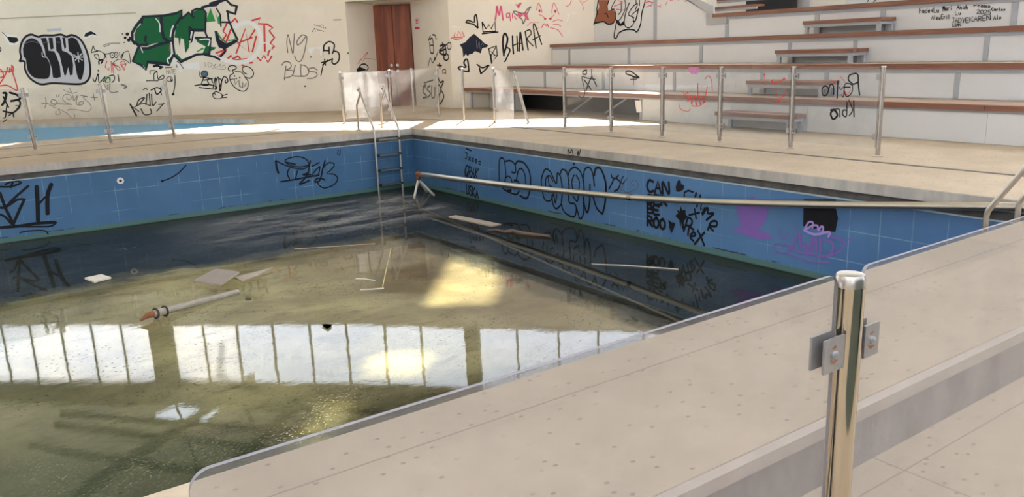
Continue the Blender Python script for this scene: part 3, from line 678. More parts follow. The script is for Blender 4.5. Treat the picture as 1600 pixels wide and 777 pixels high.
g.fill('white', (628, 95), (632, 60), (680, 36), (725, 50), (745, 78), (735, 92), (700, 78), (660, 100)); g.fill('black', (638, 82), (650, 56), (690, 42), (718, 55), (740, 76), (700, 66), (660, 84))
g.fill('patch_paint' if 'paint_patch_paint' in MAT else 'silver', (355, 25), (465, 18), (468, 40), (360, 48)); g.build(wall_bl, 'black curved mark edged white')
g = on_WL(W1)
g.line('red', 8, (0, 330), (20, 350), (25, 385), (5, 395)); g.line('red', 8, (5, 352), (60, 350), (90, 345)); g.line('red', 8, (58, 320), (40, 375), (0, 440)); g.line('red', 8, (76, 320), (70, 355)); g.line('red', 8, (90, 300), (95, 350), (120, 430), (130, 492), (60, 455), (0, 458))
g.line('red', 7, (80, 330), (104, 345), (100, 310)); g.line('black', 7, (0, 165), (8, 180), (0, 195)); g.build(wall_bl, 'red angular letters')

g = on_WL(W2)
g.fill('green', (215, 180), (430, 160), (560, 145), (605, 110), (608, 165), (560, 240), (520, 330), (510, 420), (440, 430), (330, 440), (250, 470), (190, 465), (140, 430), (128, 360), (150, 290), (205, 240))
g.fill('green', (165, 480), (300, 490), (490, 425), (505, 600), (470, 645), (270, 625), (250, 705), (220, 665), (110, 625))
g.fill('green', (535, 380), (550, 280), (600, 190), (680, 130), (725, 185), (722, 120), (780, 95), (850, 110), (850, 200), (845, 300), (820, 310), (720, 310), (690, 290), (682, 400), (682, 480), (645, 540), (630, 400), (600, 385), (585, 470), (575, 385))
g.fill('green', (745, 385), (905, 385), (892, 545), (820, 540), (850, 470), (770, 430)); g.fill('green', (890, 470), (960, 480), (940, 500), (895, 520))
g.fill('bright_green', (850, 225), (950, 215), (900, 80), (870, 0), (930, 0), (960, 60), (1000, 140), (1008, 255), (975, 240), (970, 180), (945, 100), (975, 235), (860, 272))
g.fill('green', (600, 630), (545, 560), (560, 545), (610, 600), (760, 540), (770, 555))
g.fill('bright_green', (820, 480), (835, 495), (760, 530), (765, 515)); g.line('bright_green', 12, (965, 320), (1000, 380), (1060, 430)); g.line('bright_green', 10, (1110, 290), (1150, 370), (1140, 400), (1080, 410))
nv = lambda w, *p: g.line('navy', w, *p, smooth=False)
nv(20, (205, 235), (210, 170), (430, 158), (560, 133), (610, 103), (607, 165), (550, 250), (520, 340), (520, 450), (540, 570), (600, 628), (680, 590), (760, 552), (890, 545), (905, 385), (750, 385))
nv(24, (212, 185), (150, 260), (108, 330), (110, 410), (160, 450), (200, 490), (270, 490), (380, 450), (505, 420))
nv(20, (245, 370), (235, 410), (262, 450), (190, 455)); nv(20, (170, 480), (112, 622), (200, 660), (245, 708), (270, 622), (370, 642), (485, 650), (522, 560)); nv(26, (270, 628), (480, 652))
nv(17, (605, 190), (680, 125), (735, 185), (712, 150), (715, 110), (760, 90), (830, 95), (855, 130), (848, 260), (848, 330), (870, 380)); nv(26, (690, 280), (715, 305), (835, 305)); nv(20, (690, 285), (690, 400)); nv(14, (730, 318), (710, 430), (690, 440))
nv(26, (402, 165), (408, 300), (425, 380), (470, 418)); nv(16, (85, 380), (130, 445))
nv(20, (815, 75), (870, 60), (960, 50), (1000, 10), (1060, 0), (1110, 50), (1170, 62), (1152, 142), (1068, 115)); nv(26, (900, 40), (1020, 5)); nv(16, (1075, 120), (1082, 200), (1120, 290), (1175, 400))
nv(13, (960, 85), (1000, 150), (1006, 265)); nv(18, (1025, 480), (1052, 520), (1005, 570)); nv(18, (845, 555), (940, 575), (992, 602)); nv(14, (1015, 225), (1080, 225)); nv(14, (1160, 60), (1150, 140))
g.fill('navy', (940, 308), (962, 318), (1000, 405), (1060, 440), (1160, 398), (1182, 420), (1050, 498), (985, 482), (955, 410))
for w_, *p in ((9, (350, 190), (385, 240), (390, 320)), (11, (525, 260), (508, 300), (495, 370)), (12, (502, 430), (512, 520), (490, 580), (465, 600), (475, 640)), (11, (712, 320), (700, 380)), (11, (795, 400), (890, 400), (880, 460)), (8, (195, 480), (215, 530)), (8, (690, 440), (720, 430), (740, 340))): g.line('white', w_, *p)
for x, y, r in ((60, 345, 18), (38, 382, 14), (74, 405, 18), (10, 343, 7), (28, 430, 7)): g.dot('black', x, y, r)
g.line('brown', 9, (560, 620), (590, 640), (625, 690)); g.line('brown', 9, (445, 685), (510, 682)); g.line('brown', 10, (492, 440), (488, 510))
g.build(wall_bl, 'large green block letters outlined in dark navy')

g = on_WL(W4)
for p in (((320, 240), (355, 190), (325, 160), (360, 90), (400, 80)), ((410, 70), (430, 50), (455, 85)), ((570, 70), (650, 45), (630, 95), (710, 100), (755, 130), (725, 155), (770, 215), (735, 265), (770, 290), (720, 340), (715, 370)), ((745, 380), (715, 430), (680, 370), (650, 415), (615, 380)), ((365, 400), (395, 370), (410, 400), (455, 375), (475, 400)), ((350, 320), (262, 350), (290, 378), (350, 325)), ((390, 150), (350, 260))):
    g.line('red', 13, *p, smooth=False)
g.line('red', 12, (440, 350), (520, 135), (552, 340), (450, 265), (575, 215), smooth=False); g.line('red', 12, (600, 150), (555, 220), (615, 200), (580, 335), smooth=False); g.line('red', 14, (682, 115), (688, 330)); g.line('red', 8, (400, 412), (560, 395)); g.line('red', 12, (560, 435), (580, 432)); g.line('red', 12, (490, 455), (505, 460))
g.line('white', 30, (432, 125), (480, 95), (560, 85), (620, 130), (650, 200), (650, 280), (615, 360), (540, 415), (440, 430), (340, 410), (315, 398)); g.line('white', 8, (665, 260), (720, 268), (742, 320), (720, 395), (665, 405), (640, 370))
for x in (825, 845, 865): g.line('patch', 9, (x, 245), (x+3, 330)) if 'paint_patch' in MAT else None
g.build(wall_bl, 'red zigzag letters inside a white sprayed ring')
g = on_WL(W4)
g.fill('silver', (0, 440), (120, 425), (130, 500), (0, 490)) if False else g.fill('white', (-30, 445), (118, 425), (125, 495), (-40, 480))
g.build(wall_bl, 'white smear of paint')
g = on_WL(W2)
g.fill('white', (498, 640), (540, 572), (560, 600), (620, 690), (612, 730), (585, 735), (580, 690), (545, 650), (520, 665)); g.line('black', 7, (556, 655), (560, 680))
for x, y in ((330, 670), (370, 665), (395, 690), (350, 665)): g.dot('black', x, y, 13)
g.text('thin', 5, 'HATE', 455, 745, 550, 745, 40); g.build(wall_bl, 'white arrow with black spots beside it')
g = on_WL(W4)
for p in (((165, 430), (172, 470)), ((200, 430), (232, 450), (200, 472), (195, 435)), ((240, 462), (262, 445), (250, 472), (290, 465), (300, 445), (310, 472), (335, 455), (340, 490), (230, 482))): g.line('thin', 3, *p)
g.build(wall_bl, 'thin pencil tag')
g = on_WL(W4)
for p in (((80, 632), (180, 620), (265, 640), (250, 662), (120, 648)), ((160, 560), (140, 622), (200, 625), (190, 585), (218, 570), (235, 605)), ((240, 650), (260, 560), (262, 670)), ((262, 600), (285, 560), (298, 680)), ((290, 570), (312, 590), (305, 672)), ((300, 640), (330, 556), (362, 572), (365, 600), (345, 606), (345, 585)), ((160, 585), (235, 570))): g.line('black', 8, *p)
for p in (((262, 715), (250, 700), (235, 710), (250, 740), (300, 745), (322, 715), (270, 685), (235, 700)), ((312, 722), (362, 705)), ((320, 737), (358, 735))): g.line('black', 6, *p)
g.dot('bluegrey', 165, 530, 26); g.ring('black', 6, 165, 530, 28, 26); g.line('black', 7, (125, 510), (130, 555), (200, 565)); g.build(wall_bl, 'black slanted letters with a curled tail')
g = on_WL(W4)
g.line('black', 7, (385, 505), (370, 490), (380, 465), (410, 457), (440, 470), (430, 490), (405, 500), (415, 525), (385, 545), (388, 590), (420, 640), (470, 675), (515, 678), (540, 645), (540, 590), (515, 560), (560, 567), (590, 535), (575, 490), (530, 465), (495, 478), (500, 512), (530, 532))
g.line('black', 6, (430, 510), (470, 512), (495, 525), (515, 555)); g.line('black', 7, (392, 580), (425, 572), (430, 622), (462, 582), (470, 640), (495, 650), (495, 600), (515, 640), (525, 612), smooth=False)
for x, y in ((425, 548), (470, 562), (440, 570)): g.dot('black', x, y, 7)
g.build(wall_bl, 'black grinning face with curled horns')

g = on_WL(W3)
for w_, *p in ((6, (75, 138), (85, 100), (95, 68), (108, 105), (140, 118), (80, 132)), (6, (100, 125), (150, 118), (185, 135), (205, 165), (192, 192), (160, 200), (125, 188), (105, 158), (125, 148), (140, 155), (150, 190)), (12, (148, 238), (150, 208), (185, 202), (168, 232)), (6, (202, 142), (215, 182)), (6, (200, 150), (250, 140)), (5, (340, 130), (348, 180), (372, 138), (360, 190), (380, 130)), (5, (385, 130), (425, 125), (440, 230), (400, 205), (340, 195), (290, 218), (285, 245), (330, 262)), (4, (185, 70), (240, 48), (345, 45)), (4, (198, 78), (250, 58))): g.line('black', w_, *p)
g.ring('black', 6, 272, 157, 20, 26); g.ring('black', 6, 308, 155, 18, 26); g.dot('black', 272, 157, 6); g.dot('black', 308, 155, 6)
g.build(wall_bl, 'black line tag with two round eyes')
g = on_WL(W3)
for p in (((222, 210), (205, 270), (245, 302), (240, 275)), ((262, 215), (268, 320)), ((272, 230), (285, 325)), ((278, 250), (300, 235), (290, 255), (330, 302), (350, 290), (335, 268)), ((345, 230), (372, 208), (402, 235), (382, 302), (348, 240), (400, 240)), ((360, 250), (385, 290))): g.line('red', 6, *p, smooth=False)
g.build(wall_bl, 'small red letters')
g = on_WL(W3)
for p in (((90, 372), (112, 405), (140, 330), (150, 412), (205, 358), (190, 405)), ((210, 412), (215, 380), (242, 365), (252, 402)), ((245, 350), (287, 345), (290, 390), (268, 412)), ((325, 340), (330, 370), (335, 402))): g.line('black', 8, *p)
g.dot('black', 143, 302, 9); g.ring('bright_green', 5, 228, 385, 28); g.build(wall_bl, 'black tag touched with green above the fence glass')
g = on_WL(W3)
for w_, *p in ((7, (625, 332), (630, 302), (690, 308), (662, 330), (662, 385)), (7, (590, 396), (640, 394), (700, 396)), (7, (690, 312), (700, 380), (722, 358), (750, 345), (750, 375), (705, 388)), (6, (830, 400), (800, 402), (778, 385), (800, 357), (828, 368), (832, 400), (815, 375)), (8, (855, 345), (858, 420), (842, 520)), (12, (656, 262), (675, 258)), (14, (695, 258), (742, 268)), (12, (715, 280), (730, 272))): g.line('black', w_, *p)
g.dot('black', 840, 522, 13); g.dot('black', 820, 390, 7); g.build(wall_bl, 'black tag under the big green letters')

g = on_WL(W5)
for w_, *p in ((8, (128, 402), (118, 300), (130, 220), (155, 320), (180, 415), (188, 300), (195, 212)), (8, (320, 240), (275, 225), (225, 280), (225, 325), (262, 305), (320, 240), (298, 390), (262, 485), (220, 485), (195, 435)), (8, (65, 532), (98, 497), (150, 505), (160, 550), (112, 580)), (8, (110, 540), (100, 610), (95, 680)), (8, (112, 580), (185, 590), (165, 640), (90, 662)), (8, (203, 530), (188, 600), (185, 638), (300, 640)), (8, (262, 528), (258, 580), (262, 640)), (8, (255, 525), (310, 540), (342, 590), (308, 640), (225, 642)), (8, (425, 580), (388, 556), (335, 570), (345, 592), (408, 602), (425, 632), (388, 660), (325, 665))): g.line('faded', w_, *p)
g.build(wall_bl, 'dark marker letters NG over BLDS')
g = on_WL(W5)
for w_, *p in ((12, (492, 385), (495, 330), (545, 292), (597, 318), (590, 390)), (12, (580, 410), (595, 390), (635, 400), (650, 440), (638, 492), (600, 520), (575, 500), (580, 465)), (10, (580, 465), (530, 490)), (12, (495, 380), (545, 385)), (12, (545, 350), (547, 415)), (9, (492, 515), (478, 560), (463, 635)), (11, (468, 505), (535, 490)), (11, (500, 470), (510, 530)), (11, (480, 530), (530, 480))): g.line('black', w_, *p)
for y in (395, 415, 435): g.dot('black', 485, y, 5)
g.fill('white', (330, 380), (350, 350), (470, 345), (475, 430), (455, 435), (455, 370), (400, 360), (360, 420)) if True else None
for y in (): pass
g.dot('black', 362, 448, 8); g.dot('black', 303, 743, 9); g.dot('bright_green', 738, 408, 10); g.build(wall_bl, 'black round knobbly figure on a stalk')
g = on_WL(W5)
for k in range(14): g.dot('thin', 380+(k*37) % 130, 190-(k*23) % 65-(k % 3)*4, 6)
g.line('thin', 4, (375, 185), (400, 165), (410, 190)); g.line('thin', 4, (470, 120), (492, 135)); g.build(wall_bl, 'faint small scribble')
# meter hatch on the wall
p = [on_wall(x, y, *WL) for x, y in ((521, 31), (533, 30.3), (534, 51.5), (522, 52))]; bm = BM()
obox(bm, p[0].xy, p[1].xy, .006, p[3].z, p[0].z, off=.006); h = obj('hatch', bm, MAT['wall_paint'], wall_bl, label='small flush hatch')
bm = BM(); obox(bm, p[0].xy, p[1].xy, .009, p[0].z-.02, p[0].z+.01, off=.008); obj('hatch_edge', bm, MAT['wall_joint'], h)

g = on_RL(W5)
g.line('faded_red', 7, (835, 515), (870, 470), (930, 405), (885, 490), (865, 465), (845, 512)); g.line('faded_red', 6, (900, 465), (960, 465), (1010, 475)); g.dot('red', 930, 407, 7); g.build(wall_rl, 'thin red squiggle')
g = on_RL(W5)
g.fill('black', (820, 572), (850, 545), (900, 565), (930, 580), (880, 590), (830, 600)); g.line('black', 11, (850, 550), (870, 525), (910, 520), (940, 550), (930, 582)); g.build(wall_rl, 'black rounded tag low on the wall')

g = on_RR(W6)
for w_, *p in ((8, (138, 268), (155, 262), (162, 350), (142, 352), (136, 285)), (8, (128, 272), (140, 245)), (6, (140, 305), (162, 305)), (8, (155, 235), (172, 238), (180, 265)), (6, (125, 447), (140, 392), (157, 425), (172, 385), (170, 408), (190, 355)), (10, (205, 310), (238, 305), (245, 370), (200, 352), (245, 330)), (10, (222, 290), (235, 402)), (8, (200, 340), (250, 300))): g.line('black', w_, *p)
g.ring('black', 6, 268, 310, 13, 24); g.ring('black', 8, 247, 385, 17, 22); g.build(wall_rr, 'black clustered tag of loops')
g = on_RR(W6)
for w_, *p in ((10, (188, 440), (216, 442)), (10, (202, 428), (205, 462)), (5, (192, 470), (190, 500)), (5, (225, 500), (222, 475), (242, 468), (245, 495), (232, 490)), (9, (188, 510), (207, 555), (230, 547), (213, 600), (232, 650), (205, 702), (192, 690)), (9, (188, 560), (212, 600), (196, 655)), (10, (92, 585), (112, 572), (90, 615), (117, 650), (92, 660)), (10, (138, 578), (118, 600), (142, 630), (122, 658)), (10, (150, 580), (150, 650), (168, 655), (172, 590)), (8, (98, 560), (160, 540))): g.line('black', w_, *p)
g.build(wall_rr, 'black tall letters behind the glass')
# emergency notice
q = [on_wall(x, y, D2, WR[0]) for x, y in ((648, 27), (655.5, 27), (656.5, 47.5), (649, 47.5))]
nr = nrm(D2, WR[0])
def flat_poly(name, pts, m, off, n, parent=None, label=None, t=.004):
    bm = BM(); vs = [bm.verts.new(p+n*off) for p in pts]; f = bm.faces.new(vs); r = bmesh.ops.extrude_face_region(bm, geom=[f]); bmesh.ops.translate(bm, verts=[v for v in r['geom'] if isinstance(v, bmesh.types.BMVert)], vec=n*t)
    bmesh.ops.recalc_face_normals(bm, faces=bm.faces); return obj(name, bm, m, parent, label=label)
notice = flat_poly('safety_notice', q, MAT['paper_white'], .004, nr); own_origin(notice, q[3]); tag(notice, 'white and red safety notice stuck beside the wooden door', 'sign')
ps = Paint((648, 27, 20), lambda x, y: on_wall(x, y, D2, WR[0]), nr); ps.k = 50
ps.fill('red', (25, 120), (75, 60), (130, 120), (95, 120), (95, 190), (60, 190), (60, 120)); ps.ring('red', 12, 78, 120, 62, 80); ps.fill('red', (20, 300), (160, 300), (160, 380), (20, 380)); ps.line('red', 8, (20, 250), (150, 250))
ps.build(notice, 'red pictogram and text band', 'print')

g = on_WR(W6)
g.line('black', 8, (380, 150), (395, 137), (435, 150), (438, 112), (450, 103), (458, 180), (430, 165), (382, 152)); g.dot('black', 458, 184, 9); g.build(wall_br, 'small black outlined heart, uppermost')
g = on_WR(W6)
g.line('black', 8, (490, 150), (495, 216), (580, 210), (575, 142), (550, 195), (535, 168), (515, 195), (490, 150), smooth=False); g.line('black', 7, (490, 228), (595, 216)); g.build(wall_br, 'black crown above two lines')
g = on_WR(W6)
g.line('red', 5, (300, 245), (306, 220), (322, 240), (330, 212), (345, 240), (355, 212), (368, 245), smooth=False); g.line('red', 5, (282, 256), (362, 248)); g.line('red', 5, (300, 268), (355, 258)); g.fill('white', (285, 175), (345, 182), (340, 188), (285, 186)); g.build(wall_br, 'little red crown')
g = on_WR(W6)
g.fill('navy', (338, 300), (375, 285), (405, 250), (435, 228), (470, 258), (505, 292), (530, 305), (522, 318), (490, 325), (480, 360), (455, 350), (440, 345), (425, 362), (405, 365), (392, 378), (378, 365), (362, 388), (356, 330))
g.line('greyblue', 3, (450, 270), (455, 330), (470, 280), (475, 330), (490, 290), (500, 310)); g.build(wall_br, 'solid dark navy blot')
g = on_WR(W6)
g.line('black', 9, (400, 478), (392, 410), (378, 400), (366, 425), (380, 452), (340, 450), (330, 462), (360, 478), (398, 482)); g.dot('black', 397, 480, 9); g.build(wall_br, 'black outlined heart behind the fence post')
g = on_WR(W6)
g.line('black', 8, (455, 435), (492, 457), (535, 440), (485, 492), (472, 460)); g.dot('black', 482, 494, 8); g.build(wall_br, 'black open tick mark')
g = on_WR(W7)
g.line('black', 11, (165, 540), (250, 505), (262, 612), (200, 690), (165, 540), (235, 612), smooth=False); g.line('black', 9, (250, 510), (190, 625), (262, 612), smooth=False); g.line('black', 16, (185, 600), (200, 695)); g.build(wall_br, 'black kite shaped outline')
g = on_WR(W7)
for w_, *p in ((17, (335, 615), (322, 480), (330, 395), (350, 370), (375, 425), (362, 505), (335, 590)), (13, (362, 520), (402, 550), (375, 620), (345, 680)), (15, (430, 400), (433, 500), (440, 592)), (12, (478, 400), (486, 562)), (11, (428, 505), (490, 480)), (14, (505, 562), (512, 378), (520, 375), (545, 552)), (9, (512, 485), (540, 472)), (12, (570, 350), (585, 450), (602, 552)), (10, (568, 348), (620, 330), (635, 375), (592, 432), (658, 508)), (11, (690, 530), (660, 290), (682, 285), (752, 490)), (10, (650, 442), (735, 395))): g.line('black', w_, *p)
g.build(wall_br, 'black hand lettered SHARA')
g = on_WR(W7)
for w_, *p in ((14, (240, 220), (252, 140), (258, 65), (282, 170), (300, 65), (315, 150), (325, 220)), (9, (400, 145), (365, 150), (368, 198), (398, 172), (398, 150), (408, 232)), (9, (428, 150), (430, 200)), (9, (450, 180), (470, 210))): g.line('pink', w_, *p)
g.fill('pink', (480, 130), (500, 210), (520, 190), (550, 150), (590, 220), (615, 222), (580, 130), (550, 165)); g.fill('pink', (458, 45), (485, 50), (520, 25), (530, 40), (495, 98), (478, 70)); g.build(wall_br, 'pink name with a pink heart above')
g = on_WR(W7)
g.line('faded', 10, (632, 75), (600, 130), (550, 262), (532, 212), (442, 137), (465, 125), (550, 148), (600, 95), (632, 75)); g.dot('faded', 628, 77, 9); g.build(wall_br, 'dark three pointed outline over the pink name')
g = on_WR(W7)
for w_, *p in ((6, (695, 112), (705, 60), (720, 32), (740, 80), (757, 137)), (6, (862, 140), (870, 80), (885, 28), (915, 90), (942, 160)), (6, (720, 162), (750, 170), (790, 205)), (6, (845, 205), (890, 165)), (8, (750, 305), (780, 262), (800, 285), (812, 262), (825, 300)), (5, (590, 285), (640, 247), (725, 245)), (6, (870, 240), (930, 218), (980, 232)), (6, (880, 270), (930, 270), (960, 292)), (6, (845, 305), (930, 332), (982, 405)), (4, (660, 330), (700, 320), (720, 300))): g.line('pink', w_, *p)
g.dot('red', 728, 120, 12, 18); g.dot('red', 902, 125, 12, 18); g.dot('red', 790, 208, 14, 10); g.dot('red', 848, 207, 16, 11); g.build(wall_br, 'pink line drawing of an animal face with pointed ears')
g = on_WR(W7)
g.line('pink', 6, (1020, 72), (1060, 50), (1078, 0)); g.line('faded_red', 6, (1160, 0), (1200, 50), (1213, 112)); g.line('faded_red', 5, (1180, 0), (1215, 25), (1255, 0)); g.line('white', 6, (1020, 165), (1130, 140)); g.line('white', 10, (1055, 160), (1030, 235)); g.build(wall_br, 'pale pink and white loose strokes')

# left pool wall
g = on_PA(P1)
for w_, *p in ((22, (0, 385), (60, 380), (190, 300), (270, 295)), (24, (265, 300), (215, 410), (150, 560)), (24, (150, 570), (100, 470), (60, 390), (0, 225)), (22, (60, 380), (180, 260), (310, 148)), (20, (0, 460), (60, 490), (125, 565)), (34, (405, 155), (415, 340), (420, 530)), (34, (565, 130), (525, 250), (525, 450)), (18, (430, 345), (470, 300), (520, 250)), (28, (0, 605), (200, 590), (400, 560), (600, 548)), (16, (200, 595), (400, 595), (560, 590), (620, 550)), (12, (220, 662), (300, 645), (480, 638), (530, 675)), (18, (0, 155), (120, 152), (230, 112), (150, 88), (60, 128)), (20, (120, 160), (150, 78))): g.line('black', w_, *p)
g.build(wall_pl, 'bold black letters underlined, at the left end')
g = on_PA((0, 180, 3.885)); g.line('black', 6, (1128, 305), (1085, 350), (1035, 382), (985, 400)); g.dot('black', 985, 400, 8); g.build(wall_pl, 'single black curved stroke')
g = on_PA(P2)
for w_, *p in ((26, (145, 390), (120, 320), (105, 212)), (15, (110, 205), (180, 245), (320, 300), (480, 335), (590, 300), (600, 230), (540, 170), (430, 145), (300, 170), (245, 215), (330, 280), (480, 300), (590, 278)), (20, (265, 232), (330, 245), (400, 262)), (18, (312, 320), (280, 400), (312, 485)), (16, (405, 480), (432, 360)), (20, (182, 525), (350, 500), (560, 460), (760, 425)), (16, (775, 295), (740, 320), (665, 410), (690, 440), (750, 420), (775, 300)), (18, (630, 208), (610, 320), (590, 390), (515, 420), (640, 420)), (16, (765, 235), (650, 295)), (20, (600, 390), (540, 480), (465, 565), (610, 510)), (20, (852, 208), (815, 340), (775, 500), (700, 530), (730, 480), (800, 478), (850, 500)), (15, (820, 320), (900, 240), (985, 250), (975, 310), (890, 400), (985, 412), (1042, 470), (1000, 560), (850, 622), (760, 575), (738, 520)), (10, (1052, 40), (1045, 112), (1075, 110), (1083, 40))): g.line('black', w_, *p)
g.build(wall_pl, 'looping black signature with a long underline')
# inlet fitting
ip = on_axis(188, 282.5, 1, PY+.02); bm = BM(); tube(bm, [ip+Vector((0, .01, 0)), ip+Vector((0, -.012, 0))], .048, 20); o = obj('inlet_ring', bm, MAT['paper_white'], wall_pl, True, label='round white water inlet')
bm = BM(); tube(bm, [ip+Vector((0, .0, 0)), ip+Vector((0, -.016, 0))], .02, 14); obj('inlet_hole', bm, MAT['black_plastic'], o, True)

# right pool wall
g = on_PB(P3)
g.text('black', 9, 'Jxsec', 130, 215, 335, 300, 75); g.line('black', 12, (145, 95), (205, 120)); g.build(wall_pr, 'black name in small letters, upper line')
g = on_PB(P3); g.text('black', 11, 'GRAK', 122, 425, 290, 470, 125, .15); g.build(wall_pr, 'black name, middle line just above the pipe')
g = on_PB(P3); g.text('black', 12, 'USKA', 148, 640, 300, 705, 110); g.build(wall_pr, 'black name, lowest line near the water')
g = on_PB(P3)
for w_, *p in ((13, (548, 505), (545, 400), (548, 240), (580, 210), (610, 250), (625, 400), (612, 520)), (13, (620, 250), (690, 245), (740, 300), (742, 385), (700, 382)), (11, (630, 450), (655, 430), (690, 460), (705, 515)), (13, (768, 380), (755, 470), (722, 485), (770, 490), (795, 540)), (15, (738, 300), (770, 250), (840, 265), (900, 345), (925, 450), (920, 590), (880, 700), (800, 668)), (13, (770, 400), (790, 345), (828, 350), (862, 430), (868, 540)), (13, (588, 575), (640, 612), (750, 652), (788, 610)), (18, (640, 610), (690, 605))): g.line('black', w_, *p)
g.build(wall_pr, 'black outlined bubble letters LEO')
g = on_PB(P4)
for w_, *p in ((10, (105, 420), (95, 340), (130, 240), (180, 260), (235, 372), (245, 275), (275, 310), (295, 430)), (9, (135, 405), (140, 320), (175, 298), (205, 350)), (10, (270, 290), (290, 240), (335, 268), (355, 400), (355, 540), (410, 562), (422, 620), (400, 682), (320, 645), (285, 570), (292, 470)), (10, (345, 300), (365, 245), (410, 218), (460, 260), (490, 350), (495, 450)), (9, (390, 430), (382, 350), (402, 292)), (9, (422, 295), (450, 350), (445, 440)), (9, (392, 485), (430, 538), (442, 485)), (10, (485, 340), (500, 245), (540, 218), (575, 270), (592, 390)), (12, (550, 380), (548, 540), (525, 640), (498, 570), (490, 480)), (13, (592, 290), (605, 230), (650, 232), (690, 330), (700, 430), (690, 560), (668, 650)), (11, (665, 655), (612, 595), (582, 500)), (9, (108, 455), (130, 520), (180, 530), (210, 465)), (10, (195, 480), (208, 570), (240, 605), (285, 562)), (9, (212, 465), (228, 552), (240, 475)), (10, (428, 600), (460, 702), (492, 640), (490, 550)), (8, (160, 310), (170, 380), (200, 405))): g.line('black', w_, *p)
g.dot('black', 402, 188, 8, 13); g.build(wall_pr, 'large black outlined bubble letters')
g = Paint(P4, lambda x, y: on_axis(x, y, 0, PX-.012), Vector((-1, 0, 0)))
g.line('black', 9, (345, 95), (345, 50), (365, 85), (380, 50), (395, 110)); g.line('black', 9, (430, 118), (440, 65), (445, 115), (462, 52)); g.build(bpy.data.objects['trim_2'], 'short black marks on the pale pool edge')
g = on_PB(P5)
for w_, *p in ((10, (152, 80), (160, 105), (190, 112), (218, 85)), (10, (130, 212), (155, 165), (185, 112), (235, 150), (215, 212), (180, 232)), (7, (265, 95), (245, 130), (255, 165), (298, 112)), (5, (298, 112), (265, 170), (240, 232)), (4, (238, 190), (290, 245), (385, 212), (402, 160), (365, 128), (338, 160), (372, 182))): g.line('black' if w_ > 6 else 'greyblue', w_, *p)
g.build(wall_pr, 'small tag fading from black to thin grey')
g = on_PB(P5)
g.text('black', 15, 'CAN', 485, 235, 705, 262, 108); g.text('black', 15, 'SER', 485, 345, 685, 368, 80); g.text('black', 15, 'BE', 490, 432, 610, 455, 78); g.text('black', 15, 'ROO', 490, 550, 668, 588, 90)
g.fill('black', (685, 500), (715, 522), (748, 528), (740, 570), (715, 625), (698, 580)); g.fill('black', (755, 190), (775, 132), (798, 130), (805, 165), (832, 180), (825, 218), (790, 238), (760, 235)); g.build(wall_pr, 'black stacked words with two filled hearts')
g = on_PB(P5)
for w_, *p in ((11, (832, 282), (835, 245), (870, 225), (915, 240)), (13, (945, 250), (935, 290)), (12, (985, 270), (950, 375)), (12, (995, 345), (985, 410), (1030, 375), (1000, 440)), (13, (1005, 450), (1050, 385), (1055, 440), (1108, 440), (1042, 500)), (13, (1055, 592), (1085, 520), (1135, 515), (1130, 560), (1070, 560), (1105, 602)), (11, (880, 455), (975, 432)), (11, (930, 400), (945, 488))): g.line('black', w_, *p, smooth=len(p) > 4)
g.build(wall_pr, 'black letters slanting down to the right')
g = on_PB(P5)
g.fill('black', (748, 462), (775, 440), (765, 405), (790, 420), (800, 365), (812, 410), (845, 405), (845, 445), (865, 470), (830, 512), (830, 600), (812, 580), (805, 520), (798, 580), (785, 500))
for p in (((828, 605), (848, 545), (870, 480), (905, 505), (895, 552), (852, 552)), ((868, 642), (880, 572), (920, 592)), ((890, 655), (938, 645), (918, 615), (888, 660), (918, 697)), ((930, 725), (1022, 618)), ((960, 600), (990, 660), (1020, 738))): g.line('black', 13, *p)
g.build(wall_pr, 'black scribbled blot followed by sloping letters')
g = on_PB(P6)
g.fill('violet', (355, 38), (372, 50), (400, 75), (330, 75)); g.fill('violet', (180, 75), (540, 75), (532, 140), (500, 280), (425, 385), (500, 410), (575, 458), (480, 492), (360, 465), (210, 408), (158, 372), (225, 345), (245, 335), (205, 200))
g.build(wall_pr, 'violet leaf shaped crown')
for p in (((262, 180), (300, 245), (325, 175)),): pass
g = on_PB(P6)
g.fill('black', (880, 75), (1205, 75), (1205, 165), (1228, 265), (1202, 405), (1100, 395), (875, 345)); g.build(wall_pr, 'solid black square patch')
g = on_PB(P6)
g.k = 30
for w_, *p in ((12, (890, 385), (930, 310), (975, 310), (970, 360)), (12, (900, 385), (960, 345), (1020, 340), (1030, 385), (1060, 350), (1080, 360), (1070, 420)), (14, (890, 390), (1000, 430), (1140, 405), (1135, 450))): g.line('lilac', w_, *p)
for w_, *p in ((8, (640, 370), (645, 440), (690, 470), (730, 420)), (9, (600, 530), (580, 555), (620, 612), (720, 612), (745, 560), (650, 525), (600, 528)), (15, (750, 570), (800, 480), (840, 420), (850, 560), (895, 520), (905, 590), (930, 600), (985, 460), (970, 600)), (13, (1010, 470), (1012, 612)), (13, (1050, 470), (1060, 620)), (13, (1090, 480), (1180, 520), (1160, 620), (1080, 650), (900, 622), (745, 570)), (11, (1150, 450), (1290, 500), (1260, 590), (1140, 650)), (9, (750, 630), (900, 690), (1140, 715)), (14, (1345, 480), (1360, 500)), (8, (770, 355), (790, 350))): g.line('violet', w_, *p)
g.build(wall_pr, 'violet tangled signature with a lilac top')

